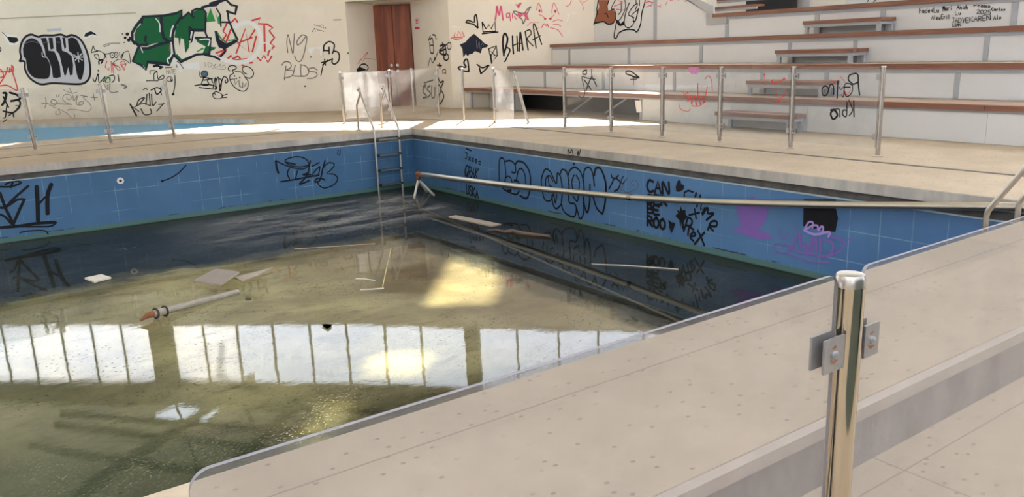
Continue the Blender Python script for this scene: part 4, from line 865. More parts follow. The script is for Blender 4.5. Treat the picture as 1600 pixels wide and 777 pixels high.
# ------------------------------------------------------------------ seating tiers
TX = [10.40, 11.15, 11.85, 12.55]; TZ = [.47, .935, 1.39, 1.84]
JY = [14.5, 12.58, 10.65, 8.72, 7.53, 5.58, 3.65, 1.72, -.21, -2.1, -4]
def wr_y(x):
    t = (x-WR[0][0])/(WR[1][0]-WR[0][0]); return WR[0][1]+t*(WR[1][1]-WR[0][1])-.03
YE = -4.0
LAB = ['lowest seating tier, standing on the beige deck with a dark gap under its far end', 'second seating tier up, with white panels right behind the glass fence', 'third seating tier up, its wooden edge at the height of the big blank white panels', 'topmost seating tier, with marker names written on its white riser panel']
OPEN_R = on_axis(1003, 165, 0, TX[0]).y; OPEN_L = on_axis(803, 165, 0, TX[0]).y
TIERS = []
for k in range(4):
    x0, z = TX[k], TZ[k]; x1 = (TX[k+1] if k < 3 else 14.45)
    t = thing('seating_tier', (x0, 6, TZ[k-1] if k else 0), LAB[k], 'bleacher', 'tiers of the grandstand'); TIERS.append(t)
    zb = TZ[k-1] if k else 0.0
    yl = wr_y(x0) if k < 3 else 10.99
    cuts = {0: [13.4, 9.9, 4.83], 1: [12.6, 8.9, 3.4], 2: [13.2, on_axis(1241, 58, 0, x0).y, 4.0], 3: [on_axis(1277, 12, 0, x0).y, 5.2, 2.0]}[k]
    ys = [yl]+[c for c in cuts if c < yl]+[YE]
    for i, (a, b) in enumerate(zip(ys, ys[1:])):
        bm = BM(); e = wr_y(x0+.10) if (i == 0 and k < 3) else a
        prism(bm, [(x0-.03, b+.002), (x0+.10, b+.002), (x0+.10, e-.002 if i == 0 else a-.002), (x0-.03, a-.002)], z-.07, z)
        bmesh.ops.bevel(bm, geom=[ed for ed in bm.edges if abs(ed.verts[0].co.z-z) < 1e-4 and abs(ed.verts[1].co.z-z) < 1e-4 and abs(ed.verts[0].co.x-x0+.03) < 1e-3 and abs(ed.verts[1].co.x-x0+.03) < 1e-3], offset=.008, segments=2, affect='EDGES')
        obj('edge_board', bm, MAT['bench_wood'], t)
    bm = BM(); xe = x1-.004
    for j in range(3):                       # seat boards running along the tier
        xa = x0+.104+j*(min(xe, x0+.9)-x0-.104)/3; xb = x0+.104+(j+1)*(min(xe, x0+.9)-x0-.104)/3-.006
        pa_ = min(yl, wr_y(xa)) if k < 3 else yl; pb_ = min(yl, wr_y(xb)) if k < 3 else yl
        prism(bm, [(xa, YE), (xb, YE), (xb, pb_), (xa, pa_)], z-.05, z-.002)
    obj('seat_boards', bm, MAT['bench_wood_top'], t)
    bm = BM(); yl2 = (wr_y(x0+.05) if k < 3 else 10.99)
    h = .055 if k else .03
    box(bm, (x0, YE, z-.07-h), (x0+.05, yl2, z-.071)); obj('top_rail', bm, MAT['frame_grey'], t)
    top = z-.07-h-.002
    if k == 0:
        for a, b in ((OPEN_R, 8.7), (8.7, 7.3), (7.3, 4.8), (4.8, 2.3), (2.3, -.2), (-.2, YE)):
            bm = BM(); box(bm, (x0+.004, b+.002, .004), (x0+.03, a-.002, top)); obj('riser_panel', bm, MAT['panel_white'], t)
        bm = BM(); box(bm, (x0+.22, OPEN_L, .004), (x0+.25, 15.9, top)); obj('riser_panel', bm, MAT['concrete_grey'], t, label='grey recessed panel')
        bm = BM(); box(bm, (x0+.68, OPEN_R-1, .004), (x0+.70, OPEN_L+1.5, z-.09)); obj('gap_shade', bm, MAT['void_shade'], t)  # dark sheet standing in for the shade under the tier
        for y in (on_axis(735, 155, 0, x0).y, OPEN_L+.05, OPEN_R+.04):
            bm = BM(); box(bm, (x0+.01, y-.03, .0), (x0+.06, y+.03, top)); obj('leg', bm, MAT['frame_grey'], t)
        for y in (12.9, 11.9):
            bm = BM(); tube(bm, [(x0+.5, y+.35, .02), (x0+.5, y-.35, top)], .02, 8); obj('brace', bm, MAT['frame_grey'], t)
        pz = [on_axis(x, y, 0, x0-.012) for x, y in ((992, 157), (1002, 157), (1003, 175), (995, 176))]
        ppr = flat_poly('paper_scrap', pz, MAT['paper_white'], 0, Vector((-1, 0, 0)), t, 'white scrap of paper')
    else:
        js = [yl2]+[j for j in JY if j < yl2-.2]
        for i, (a, b) in enumerate(zip(js, js[1:])):
            pw = .035 if not (k == 3) else .045
            m_ = MAT['panel_white']
            bm = BM(); box(bm, (x0+.012, b+pw, zb+.004), (x0+.035, a-(pw if i else 0), top)); p_ = obj('riser_panel', bm, m_, t, bevel=.002)
            bm = BM(); box(bm, (x0+.002, b-pw+.001, zb+.002), (x0+.045, b+pw-.001, top)); obj('frame_post', bm, MAT['frame_grey'], t)
            if k == 3 and b < 6 < a or (k == 3 and abs(b-5.58) < .01):
                names_panel = p_
# names in marker on the top riser
g = on_X(C6, TX[3]+.010)
g.toward = Vector((-1, 0, 0))
for txt, x, y, x2, y2, h in (('Fade+Lu', 285, 160, 530, 150, 60), ('Mari', 570, 135, 690, 120, 60), ('Anah', 740, 110, 885, 110, 50), ('Promo', 950, 85, 1160, 95, 48), ('Lu', 722, 180, 800, 178, 42), ('2025', 985, 165, 1165, 175, 50), ('Carlos', 1165, 130, 1335, 130, 36), ('Alex', 435, 235, 550, 240, 50), ('Eril', 555, 225, 665, 230, 50), ('JADYE', 680, 275, 895, 275, 58), ('KAREN', 900, 265, 1160, 240, 58), ('Alo', 1190, 240, 1290, 230, 52), ('LDN', 690, 322, 800, 315, 30)):
    g.text('black', 7, txt, x, y, x2, y2, h)
g.build(names_panel, 'handwritten black marker names', 'writing')

# white parapet beside the stair, at the left end of the top tier
t = thing('parapet_panel', (TX[3], 12.5, TZ[2]), 'tall white parapet panels left of the small stair, sprayed with brown and black letters', 'panel')
x0 = TX[3]
yL = on_axis(928.5, 40, 0, x0).y
pts = [(1104, 19), (1104, 39), (1136, 37)]
s1, s2, s3 = [on_axis(*p, 0, x0) for p in pts]; s0 = on_axis(1076, 0, 0, x0)
zs = s1.z; sl_ = (s0.z-s1.z)/(s0.y-s1.y); zt = 2.75; ytop = s1.y+(zt-s1.z)/sl_
def yz_prism(bm, poly, xa, xb):
    a = [bm.verts.new((xa, y, z)) for y, z in poly]; b = [bm.verts.new((xb, y, z)) for y, z in poly]; n = len(poly)
    for i in range(n): bm.faces.new((a[i], a[(i+1) % n], b[(i+1) % n], b[i]))
    for tri in tessellate_polygon([[Vector((y, z, 0)) for y, z in poly]]): bm.faces.new([a[i] for i in tri]); bm.faces.new([b[i] for i in reversed(tri)])
    bmesh.ops.recalc_face_normals(bm, faces=bm.faces)
JL = 12.54
bm = BM(); box(bm, (x0+.01, JL+.045, TZ[2]+.004), (x0+.035, yL, zt)); pan = obj('panel', bm, MAT['panel_white'], t)
bm = BM(); box(bm, (x0, JL-.044, TZ[2]+.004), (x0+.04, JL+.044, zt)); obj('frame_post', bm, MAT['frame_grey'], t)
bm = BM(); yz_prism(bm, [(JL-.046, TZ[2]+.004), (JL-.046, zt), (ytop, zt), (s1.y, s1.z), (s2.y, s2.z), (s3.y+.01, s3.z), (10.70, TZ[2]+.004)], x0+.01, x0+.035); pan2 = obj('panel', bm, MAT['panel_white'], t)
g = on_X(W8, x0+.008)
g.fill('brown', (305, 0), (325, 90), (295, 185), (255, 335), (380, 300), (430, 330), (525, 320), (560, 270), (545, 170), (520, 140), (495, 130), (450, 150), (440, 80), (460, 0))
for w_, *p in ((17, (308, 0), (300, 80), (290, 130), (300, 190)), (17, (300, 150), (275, 250), (250, 340)), (16, (258, 325), (380, 302), (440, 335), (505, 330), (530, 300)), (14, (462, 0), (440, 60), (430, 95)), (12, (400, 195), (430, 190), (448, 240)), (12, (548, 0), (490, 118), (530, 130), (555, 200), (548, 270), (600, 280), (655, 200), (690, 100), (680, 0)), (12, (630, 40), (628, 150), (590, 202)), (13, (742, 40), (700, 150), (672, 280), (685, 360), (738, 385), (800, 330), (790, 240), (730, 200), (790, 95), (855, 50), (830, 130)), (11, (865, 130), (775, 210), (810, 250)), (16, (868, 125), (840, 250), (820, 295), (795, 295)), (12, (835, 0), (838, 40)), (12, (883, 0), (885, 75)), (16, (565, 300), (530, 500), (560, 530), (600, 455), (700, 412), (800, 415), (850, 440), (900, 330), (915, 190), (950, 60), (962, 0)), (30, (585, 300), (620, 345), (665, 310)), (14, (555, 270), (600, 350), (670, 340))): g.line('black', w_, *p)
for p in (((530, 85), (600, 60), (640, 20)), ((560, 130), (660, 140)), ((940, 40), (1040, 20)), ((980, 100), (1030, 70)), ((1040, 90), (1070, 30)), ((1000, 10), (1075, 40)), ((590, 10), (650, 30))): g.line('pink', 9, *p)
g.build(pan, 'brown and black sprayed letters')
g = on_X(W8, x0+.008)
for p in (((1140, 80), (1180, 100)), ((1245, 72), (1270, 15)), ((1170, 90), (1175, 60)), ((1310, 5), (1345, 10)), ((1425, 0), (1430, 12)), ((1510, 10), (1530, 25))): g.line('pink', 9, *p)
g.build(pan2, 'pink specks of lettering')
t = thing('stair', (13.0, 10.6, TZ[3]), 'small stair at the top left of the stand with wooden treads over dark gaps', 'stairs')
bm = BM(); q1 = [on_axis(x, y, 0, x0) for x, y in ((1095, 0), (1114, 9), (1114, 24.5), (1135.5, 24.5))]
w2_ = .02
top2 = q1[0].y+(zt-q1[0].z)/((q1[0].z-q1[1].z)/(q1[0].y-q1[1].y))
yz_prism(bm, [(ytop, zt), (s1.y, s1.z), (s2.y, s2.z), (s3.y, s3.z), (q1[3].y, q1[3].z), (q1[2].y, q1[2].z), (q1[1].y, q1[1].z), (top2, zt)], x0-.014, x0+.008); obj('stringer', bm, MAT['concrete_grey'], t)
ya = on_axis(1122, 10, 0, 12.9).y; yb = on_axis(1181, 9, 0, 12.9).y
for i in range(4):
    zz = 1.975+i*.165; xx = 12.9+i*.24
    bm = BM(); box(bm, (xx, yb-.0, zz-.04), (xx+.25, ya+.25, zz)); obj('tread', bm, MAT['bench_wood'], t)
    bm = BM(); box(bm, (xx+.012, yb, zz-.085), (xx+.05, ya+.25, zz-.041)); obj('tread_support', bm, MAT['frame_grey'], t)
bm = BM(); box(bm, (14.1, yb, TZ[3]), (14.14, ya+.3, 3.2)); obj('stair_gap_shade', bm, MAT['void_shade'], t)  # dark sheet standing in for the shade behind the treads
hp = on_axis(1113.5, 5, 0, x0+.02); bm = BM(); box(bm, (x0+.042, hp.y-.015, TZ[3]+.001), (x0+.07, hp.y+.015, 2.7)); obj('rail_post', bm, MAT['panel_white'], t)
# white sheet and pale wall pieces behind the top tier
for i, (xa, xb, m_, lb) in enumerate(((1182, 1265, 'panel_white', 'pale panel on the wall right of the small stair'), (1321, 1600, 'panel_white', 'white panel on the wall above the topmost tier with dark marks'))):
    A_ = on_axis(xa, 5, 0, 14.38); B_ = on_axis(xb, 5, 0, 14.38); bm = BM(); box(bm, (14.38, (B_.y if i == 0 else -3), TZ[3]), (14.44, A_.y, 3.1)); o = obj('wall_panel', bm, MAT[m_]); own_origin(o, (14.38, A_.y, TZ[3])); tag(o, lb, 'panel')
g = on_X((1220, 0, 7.77), 14.378); g.line('black', 9, (1055, 20), (1075, -30)); g.line('black', 9, (1130, 22), (1150, 0), (1170, -20)); g.build(o, 'dark marker strokes', 'writing')

# small step benches between the tiers
SB = [(10.02, .262, 0.0, 'small wooden step bench on the deck behind the fence glass'), (10.74, .70, TZ[0], 'wooden step bench on the lowest tier, seen through the fence glass'),
      (11.44, 1.15, TZ[1], 'wooden step bench on the second tier, just above the fence posts'), (12.14, 1.60, TZ[2], 'wooden step bench on the third tier, the highest of the four')]
first = None
def step_bench(x, zt_, zb_, xe, lb):
    t = thing('step_bench', (x, 8.0, zb_), lb, 'bench', 'step benches up the grandstand')
    y0, y1 = 7.30, 8.70
    bm = BM(); box(bm, (x, y0, zt_-.058), (x+.125, y1, zt_)); obj('tread_board', bm, MAT['bench_wood'], t, bevel=.005)
    bm = BM(); box(bm, (x+.13, y0, zt_-.058), (xe-.005, y1, zt_-.001)); obj('tread_board', bm, MAT['bench_wood'], t, bevel=.005)
    bm = BM(); box(bm, (x+.015, y0+.02, zt_-.105), (x+.05, y1-.02, zt_-.059)); box(bm, (x+.051, y0+.02, zt_-.105), (xe-.01, y0+.05, zt_-.059)); box(bm, (x+.051, y1-.05, zt_-.105), (xe-.01, y1-.02, zt_-.059)); obj('frame', bm, MAT['frame_grey'], t)
    for yy in (y0+.03, y1-.09):
        for xx in (x+.02, xe-.06):
            bm = BM(); box(bm, (xx, yy, zb_), (xx+.045, yy+.06, zt_-.106)); obj('leg', bm, MAT['frame_grey'], t)
for k, (x, zt_, zb_, lb) in enumerate(SB): step_bench(x, zt_, zb_, TX[k] if k else TX[0]-.03, lb)

# ------------------------------------------------------------------ glass fences
def clamp(par, c, d, n, s=.05, big=False):
    """square clamp holding the glass edge: c centre, d along fence, n across"""
    bm = BM(); a = math.atan2(d.y, d.x); R_ = Matrix.Rotation(a, 3, 'Z')
    for o_ in (-.013, .009) : box(bm, (c.x-s*.5, c.y+o_, c.z-s*.62), (c.x+s*.5, c.y+o_+.005, c.z+s*.62))
    box(bm, (c.x-s*.5, c.y-.0085, c.z-s*.5), (c.x-s*.3, c.y+.0085, c.z+s*.5))
    bmesh.ops.rotate(bm, verts=bm.verts, cent=c, matrix=R_)
    k = obj('clamp', bm, MAT['clamp_steel'], par, bevel=.0015 if big else 0)
    bm = BM(); nn = R_ @ Vector((0, -1, 0)); tube(bm, [c+nn*.012, c+nn*.0185], .009, 10); obj('bolt', bm, MAT['steel_dull'] if big else MAT['black_plastic'], k, True)
    return k
def post(x, y, label, dirs, top=1.0, group='steel posts of the glass fences', z0=0.0, lean=None, cz=(.88, .22)):
    t = thing('fence_post', (x, y, z0), label, 'post', group)
    tp = Vector(lean) if lean else Vector((x, y, top)); b = Vector((x, y, z0))
    ax = (tp-b).normalized()
    bm = BM(); tube(bm, [b, tp-ax*.012], .025, 20); obj('pole', bm, MAT['steel'], t, True)
    bm = BM(); tube(bm, [tp-ax*.014, tp-ax*.004, tp], .0265, 20, radii=[.0268, .0268, .021]); obj('cap', bm, MAT['steel_dull'], t, True)
    bm = BM(); tube(bm, [b, b+Vector((0, 0, .008)), b+Vector((0, 0, .014))], .05, 20, radii=[.052, .052, .03]); obj('base_flange', bm, MAT['steel_dull'], t, True)
    for d in dirs:
        d = Vector(d).normalized()
        for zz in cz: clamp(t, b+ax*zz+d*.047, d, None)
    return t
def panel(A, B, z0, z1, label, m='glass', gap=.038, group='glass panels of the fences', t=.005, zb=None):
    A = Vector(A); B = Vector(B); u = (B-A).normalized(); a = A+u*gap; b = B-u*gap
    bm = BM(); n = Vector((u.y, -u.x)); 
    q = [a-n*t, b-n*t, b+n*t, a+n*t]; lo = [bm.verts.new((p.x, p.y, z0)) for p in q]
    hi = [bm.verts.new((p.x, p.y, zz)) for p, zz in zip(q, (z1, zb or z1, zb or z1, z1))]
    for i in range(4):
        f = bm.faces.new((lo[i], lo[(i+1) % 4], hi[(i+1) % 4], hi[i])); f.material_index = 1 if i in (1, 3) else 0
    f = bm.faces.new(hi); f.material_index = 1; f = bm.faces.new(lo[::-1]); f.material_index = 1
    o = obj('glass_panel', bm, [MAT[m], MAT['glass_edge']]); own_origin(o, ((a.x+b.x)/2, (a.y+b.y)/2, z0)); return tag(o, label, 'glass panel', group)
PB_ = [(8.69, 13.69), (8.65, 12.79), None, (8.72, 10.76), (8.68, 9.61), (8.68, 8.51), (8.69, 7.44), (8.69, 6.31), (8.63, 5.15)]
UY, DY = (0, 1, 0), (0, -1, 0)
post(8.53, 13.69, 'bare steel fence post in front of the black heart on the wall', [])
post(8.64, 12.79, 'steel fence post holding the short broken glass piece', [DY])
lt = on_axis(800.5, 112, 0, 8.72)
post(8.77, 11.90, 'steel fence post leaning sharply to the left', [], lean=(8.74, lt.y, lt.z))
fx = 8.68
ys_ = [10.76, 9.61, 8.51, 7.44, 6.31, 5.15]
pl_ = ['steel fence post left of the glass with the black star-like tag', 'steel fence post between the star-like tag and the small black hook tag', 'steel fence post left of the glass with the red scrawl', 'steel fence post between the red scrawl and the red tick marks', 'steel fence post between the red tick marks and the mirrored black names', 'nearest post of the far right fence, right of the mirrored black names']
for i, y in enumerate(ys_): post(fx, y, pl_[i], ([UY] if i else [])+([DY] if i < 5 else []))
gl_l = ['clear glass panel with a black star-like tag', 'clear glass panel with a small black hook tag', 'clear glass panel with a pink blot and red scrawl', 'clear glass panel with red tick marks', 'clear glass panel with two mirrored black names']
GP = [panel((fx, a), (fx, b), .09, .985, gl_l[i], m='glass_hazy' if i else 'glass_hazy') for i, (a, b) in enumerate(zip(ys_, ys_[1:]))]
on_G = lambda f: Paint(f, lambda x, y: on_axis(x, y, 0, fx-.006), Vector((-1, 0, 0)))
g = on_G(G2)
for w_, *p in ((6, (22, 435), (45, 450), (65, 430), (62, 370), (45, 292), (80, 300), (148, 312)), (8, (62, 315), (90, 350), (115, 388)), (9, (120, 290), (95, 345), (75, 402)), (8, (80, 240), (55, 250), (55, 270), (80, 270), (78, 242)), (7, (120, 238), (122, 285), (155, 358)), (9, (145, 335), (158, 362))): g.line('black', w_, *p)
g.build(GP[0], 'black marker tag')
g = on_G(G2)
for w_, *p in ((8, (430, 285), (385, 270), (382, 252), (415, 250), (480, 295)), (11, (430, 290), (480, 298)), (6, (415, 312), (465, 308)), (5, (440, 295), (438, 352))): g.line('black', w_, *p)
g.build(GP[1], 'small black hook tag')
g = on_G(G2)
for k in range(7): g.ring('magenta', 6, 870+k*9, 245+(k % 3-1)*8, 14, 16)
for w_, *p in ((4, (780, 485), (795, 535), (850, 555), (868, 530)), (6, (820, 412), (822, 440), (850, 410), (850, 480), (872, 430), (880, 500), (900, 430), (915, 510), (930, 430), (945, 500), (960, 440), (972, 490), (985, 440), (998, 368)), (6, (925, 342), (928, 450)), (5, (980, 310), (1005, 285), (1030, 320), (1036, 400)), (4, (880, 510), (930, 515), (985, 480))): g.line('red', w_, *p)
g.build(GP[2], 'red scrawl and pink blot')
g = on_G(P7)
for w_, *p in ((5, (232, 135), (240, 230)), (7, (290, 182), (300, 215), (392, 172)), (6, (415, 262), (345, 358)), (4, (330, 290), (350, 345))): g.line('red', w_, *p)
for x, y, r in ((232, 138, 8), (292, 188, 8), (392, 171, 9), (347, 355, 9), (300, 208, 9)): g.dot('red', x, y, r)
g.build(GP[3], 'red tick marks')
g = on_G(P7)
for w_, *p in ((10, (1002, 302), (992, 220), (985, 135), (925, 140), (912, 180), (950, 215), (985, 200)), (7, (945, 225), (905, 208), (880, 225), (882, 290), (905, 315), (940, 280), (945, 225)), (8, (880, 240), (925, 240)), (8, (826, 190), (820, 330)), (6, (840, 240), (850, 260), (875, 240), (870, 320), (855, 300)), (8, (792, 298), (790, 230), (765, 218), (755, 250)), (9, (725, 228), (700, 250), (705, 305), (738, 298), (750, 250), (725, 228)), (9, (955, 350), (957, 478)), (8, (915, 345), (945, 425), (918, 470)), (9, (900, 362), (895, 475), (865, 460), (872, 425), (895, 430)), (8, (842, 480), (838, 420), (800, 418)), (14, (790, 420), (768, 455), (788, 498), (822, 470), (805, 430), (770, 425))): g.line('black', w_, *p)
for p in (((845, 150), (890, 205)), ((770, 175), (798, 215)), ((955, 118), (950, 150)), ((870, 240), (900, 300), (930, 262))): g.line('red', 4, *p)
g.build(GP[4], 'mirrored black names over red marks')
# the short broken piece, hanging from one post
pp = [on_axis(x, y, 0, 8.66) for x, y in ((770, 107.5), (802, 113), (803, 186), (773.5, 188))]
bp_ = flat_poly('glass_panel', pp, MAT['glass_dusty'], 0, Vector((-1, 0, 0)), t=.008); own_origin(bp_, pp[3]); tag(bp_, 'short milky piece of glass between an upright post and the leaning post', 'glass panel', 'glass panels of the fences')

fy = 15.27
LXS = [.28, 1.33, 2.455, 3.485]
ll = ['steel fence post at the left edge of the photo', 'leftmost fully visible post of the left fence, by the small pool', 'second post of the left fence, between thin and bold glass tags', 'third post of the left fence, last before the gap']
for i, x in enumerate(LXS): post(x, fy, ll[i], ([(-1, 0, 0)] if i else [])+([(1, 0, 0)] if i < 3 else []), lean=(x-.04, fy, 1.0), cz=(.22, .88))
gp = ['glass panel at the left edge with bold black scribbles', 'glass panel with thin looping marker lines', 'glass panel with a dense black tag near its right post']
GL = [panel((a, fy), (b, fy), .09, .985, gp[i], m='glass_hazy') for i, (a, b) in enumerate(zip(LXS, LXS[1:]))]
on_L = lambda f: Paint(f, lambda x, y: on_axis(x, y, 1, fy-.006), Vector((0, -1, 0)))
g = on_L(P8)
for w_, *p in ((16, (30, 88), (55, 92), (45, 150), (20, 195)), (16, (90, 85), (150, 105), (178, 140), (100, 160)), (12, (100, 160), (165, 155), (178, 195), (120, 262), (30, 250)), (8, (60, 200), (48, 300), (28, 310)), (9, (80, 290), (112, 268), (122, 300)), (7, (30, 345), (60, 325)), (10, (28, 120), (75, 215)), (6, (140, 200), (180, 210), (150, 245))): g.line('black', w_, *p)
g.build(GL[0], 'bold black scribbles')
g = on_L(P8)
for w_, *p in ((5, (372, 180), (432, 180)), (5, (405, 130), (412, 180), (400, 222)), (5, (440, 195), (480, 200), (512, 170), (470, 145), (458, 180), (530, 185), (640, 190)), (4, (640, 190), (590, 175), (560, 140), (575, 105), (612, 100), (640, 130), (612, 150), (592, 125)), (5, (650, 110), (660, 160), (690, 110), (680, 180), (702, 195), (735, 190), (745, 165), (708, 170), (700, 195)), (5, (720, 110), (782, 120), (742, 125), (800, 182)), (4, (800, 182), (815, 220), (780, 255), (700, 240), (620, 235), (605, 245)), (4, (500, 250), (500, 280), (540, 270), (520, 230), (600, 270)), (4, (600, 270), (640, 312), (668, 300), (660, 275)), (4, (472, 215), (500, 220)), (4, (565, 60), (640, 90), (685, 80)), (4, (620, 45), (645, 95)), (4, (510, 100), (500, 125)), (4, (530, 100), (518, 125)), (5, (812, 128), (870, 130)), (5, (830, 90), (845, 155))): g.line('faded', w_, *p)
g.build(GL[1], 'thin looping marker lines')
g = on_L(P8)
for w_, *p in ((12, (1162, 188), (1190, 240), (1218, 292)), (7, (1190, 215), (1240, 252)), (7, (1205, 210), (1280, 180), (1335, 200)), (8, (1220, 200), (1240, 150), (1290, 130), (1245, 185)), (8, (1312, 100), (1302, 192)), (8, (1332, 90), (1342, 202)), (8, (1352, 100), (1362, 200), (1392, 170)), (9, (1350, 62), (1400, 40), (1440, 62), (1400, 100), (1380, 50)), (6, (1430, 40), (1442, 105)), (8, (1258, 230), (1290, 282), (1350, 270), (1342, 230)), (7, (1400, 250), (1462, 180)), (6, (1415, 190), (1465, 185)), (6, (1280, 60), (1300, 45), (1315, 60))): g.line('black', w_, *p)
for w_, *p in ((6, (925, 5), (960, 60), (960, 15)), (6, (980, 0), (985, 78), (1050, 78)), (12, (1085, 12), (1125, 30), (1110, 45))): g.line('faded', w_, *p)
g.build(GL[2], 'dense black tag')
FP = [(6.72, 15.27), (7.67, 15.08), (8.73, 15.0)]
fl_ = ['steel fence post behind the far ladder at the left end of the bright glass', 'steel fence post behind the far ladder between two dusty glass panels', 'steel corner post of the fence in front of the recess graffiti']
for i, (x, y) in enumerate(FP):
    ds = []
    if i: ds.append((FP[i-1][0]-x, FP[i-1][1]-y, 0))
    if i < 2: ds.append((FP[i+1][0]-x, FP[i+1][1]-y, 0))
    post(x, y, fl_[i], ds, lean=(x-.03 if i == 0 else x, y, 1.0))
panel(FP[0], FP[1], .09, .985, 'milky sunlit glass panel just behind the far ladder', m='glass_dusty')
panel(FP[1], FP[2], .09, .985, 'mauve tinted glass panel in front of the wooden door', m='glass_hazy')
bq = on_z(647, 174); post(bq.x, bq.y, 'distant steel post seen through the glass in front of the door', [], top=.98)

# nearest fence: big post with its two clamps and two panes
yN = .771
t = thing('fence_post', (1.243, yN, -.25), 'large shiny steel post nearest the camera with two rusty clamps', 'post', 'steel posts of the glass fences')
bm = BM(); tube(bm, [(1.243, yN, -.25), (1.243, yN, .918)], .0252, 48); obj('pole', bm, MAT['steel_mirror'], t, True)
bm = BM(); tube(bm, [(1.243, yN, .914), (1.243, yN, .928), (1.243, yN, .935), (1.243, yN, .9365)], .026, 48, radii=[.0256, .0258, .0225, .015]); obj('cap', bm, MAT['steel_dull'], t, True)
bm = BM(); tube(bm, [(1.243, yN, -.25), (1.243, yN, -.24)], .055, 32); obj('base_flange', bm, MAT['steel_dull'], t, True)
for sx_, xc in ((-1, 1.184), (1, 1.295)):
    bm = BM(); s = .028 if sx_ < 0 else .022; zc = .807
    box(bm, (xc-s, yN-.017, zc-.030), (xc+s, yN-.0125, zc+.030)); box(bm, (xc-s, yN+.0085, zc-.030), (xc+s, yN+.013, zc+.030))
    e = xc-sx_*s; box(bm, (min(e, e-sx_*.0), yN-.012, zc-.02), (max(e, e+.006), yN+.008, zc+.02))
    cl_ = obj('clamp', bm, MAT['clamp_steel'], t, bevel=.0012, label='grey square clamp with rust round its bolt')
    bm = BM(); tube(bm, [(xc, yN-.017, zc), (xc, yN-.021, zc), (xc, yN-.023, zc)], .007, 16, radii=[.0075, .0075, .004]); obj('bolt', bm, MAT['clamp_steel'], cl_, True)
    bm = BM(); 
    for a0, a1, r_ in ((3.6, 5.6, .013), (1.2, 2.2, .014)):
        prev = None
        for i in range(13):
            a = a0+(a1-a0)*i/12; w_ = .0022*math.sin(math.pi*i/12)+.0006
            v1 = bm.verts.new((xc+math.cos(a)*(r_-w_), yN-.0172, zc+math.sin(a)*(r_-w_))); v2 = bm.verts.new((xc+math.cos(a)*(r_+w_), yN-.0172, zc+math.sin(a)*(r_+w_)))
            if prev: bm.faces.new((prev[0], v1, v2, prev[1]))
            prev = (v1, v2)
    obj('rust_stain', bm, MAT['rust'], cl_)
def near_panel(x0_, x1_, zt_, round_left, label):
    bm = BM(); r = .022; P_ = []
    P_ += [(x0_, -.17), (x1_, -.17)]
    for (cx_, sgn) in ((x1_, -1), (x0_, 1)):
        c_ = (cx_+sgn*r, zt_-r)
        for i in range(7):
            a = (math.pi/2)*i/6
            if sgn < 0: P_.append((c_[0]+r*math.cos(a), c_[1]+r*math.sin(a)))
            else: P_.append((c_[0]-r*math.sin(a), c_[1]+r*math.cos(a)))
    f1 = [bm.verts.new((x, yN-.003, z)) for x, z in P_]; f2 = [bm.verts.new((x, yN+.003, z)) for x, z in P_]; n = len(P_)
    bm.faces.new(f1); bm.faces.new(f2[::-1])
    for i in range(n): f = bm.faces.new((f1[i], f2[i], f2[(i+1) % n], f1[(i+1) % n])); f.material_index = 1
    bmesh.ops.recalc_face_normals(bm, faces=bm.faces)
    o = obj('glass_panel', bm, [MAT['glass_near'], MAT['glass_edge']]); own_origin(o, ((x0_+x1_)/2, yN, -.17)); tag(o, label, 'glass panel', 'glass panels of the fences')
near_panel(.146, 1.203, .9425, True, 'nearest glass panel, long and rounded at its top left corner')
near_panel(1.277, 2.33, .942, True, 'nearest glass panel on the right of the big steel post')

# ------------------------------------------------------------------ ladders
def ladder(name, xs, yp, sgn, label, bend_z, peak, foot_y, steps, zbot=-1.2, splay=0.0):
    t = thing(name, ((xs[0]+xs[1])/2, yp, zbot), label, 'ladder', 'pool ladders')
    for i, x in enumerate(xs):
        sp = splay*(-1 if i == 0 else 1)*0
        P = [Vector((x, yp, zbot)), Vector((x, yp, bend_z-.05)), Vector((x, yp+sgn*.006, bend_z-.015)), Vector((x, yp+sgn*.025, bend_z+.02))]
        py, pz = peak; r = .07
        P.append(Vector((x+splay, yp+sgn*(py-.10), pz-.11)))
        for k in range(9):
            a = math.pi*(.80-.80*k/8); P.append(Vector((x+splay, yp+sgn*(py-.03+.065*-math.cos(a)), pz-.075+.075*math.sin(a))))
        P.append(Vector((x+splay, yp+sgn*foot_y, pz-.3))); P.append(Vector((x+splay, yp+sgn*(foot_y+.005), 0.0)))
        bm = BM(); tube(bm, P, .0195, 16); obj('rail', bm, MAT['steel_dull'], t, True)
        bm = BM(); fb_ = Vector((x+splay, yp+sgn*(foot_y+.005), 0)); tube(bm, [fb_, fb_+Vector((0, 0, .012))], .042, 16); obj('foot_plate', bm, MAT['steel_dull'], t, True)
    for z in steps:
        bm = BM(); box(bm, (xs[0]+.02, yp-.04, z-.014), (xs[1]-.02, yp+.04, z+.014)); sgx = obj('step', bm, MAT['steel_dull'], t, bevel=.006)
        for x in (xs[0]+.025, xs[1]-.025):
            bm = BM(); box(bm, (x-.024, yp-.044, z-.018), (x+.024, yp+.044, z+.018)); obj('step_end', bm, MAT['black_plastic'], sgx, label='black plastic end sleeve')
    return t
ladder('pool_ladder', (6.245, 6.715), 12.97, 1, 'far steel ladder hanging on the left pool wall near the corner', .03, (.60, .745), .70, (-.135, -.40, -.665, -.925), splay=.03)
ladder('pool_ladder', (5.885, 6.36), 2.655, -1, 'steel ladder rails rising at the right edge of the photo from the near pool wall', .13, (.52, .86), .58, (-.12, -.40, -.665, -.925))

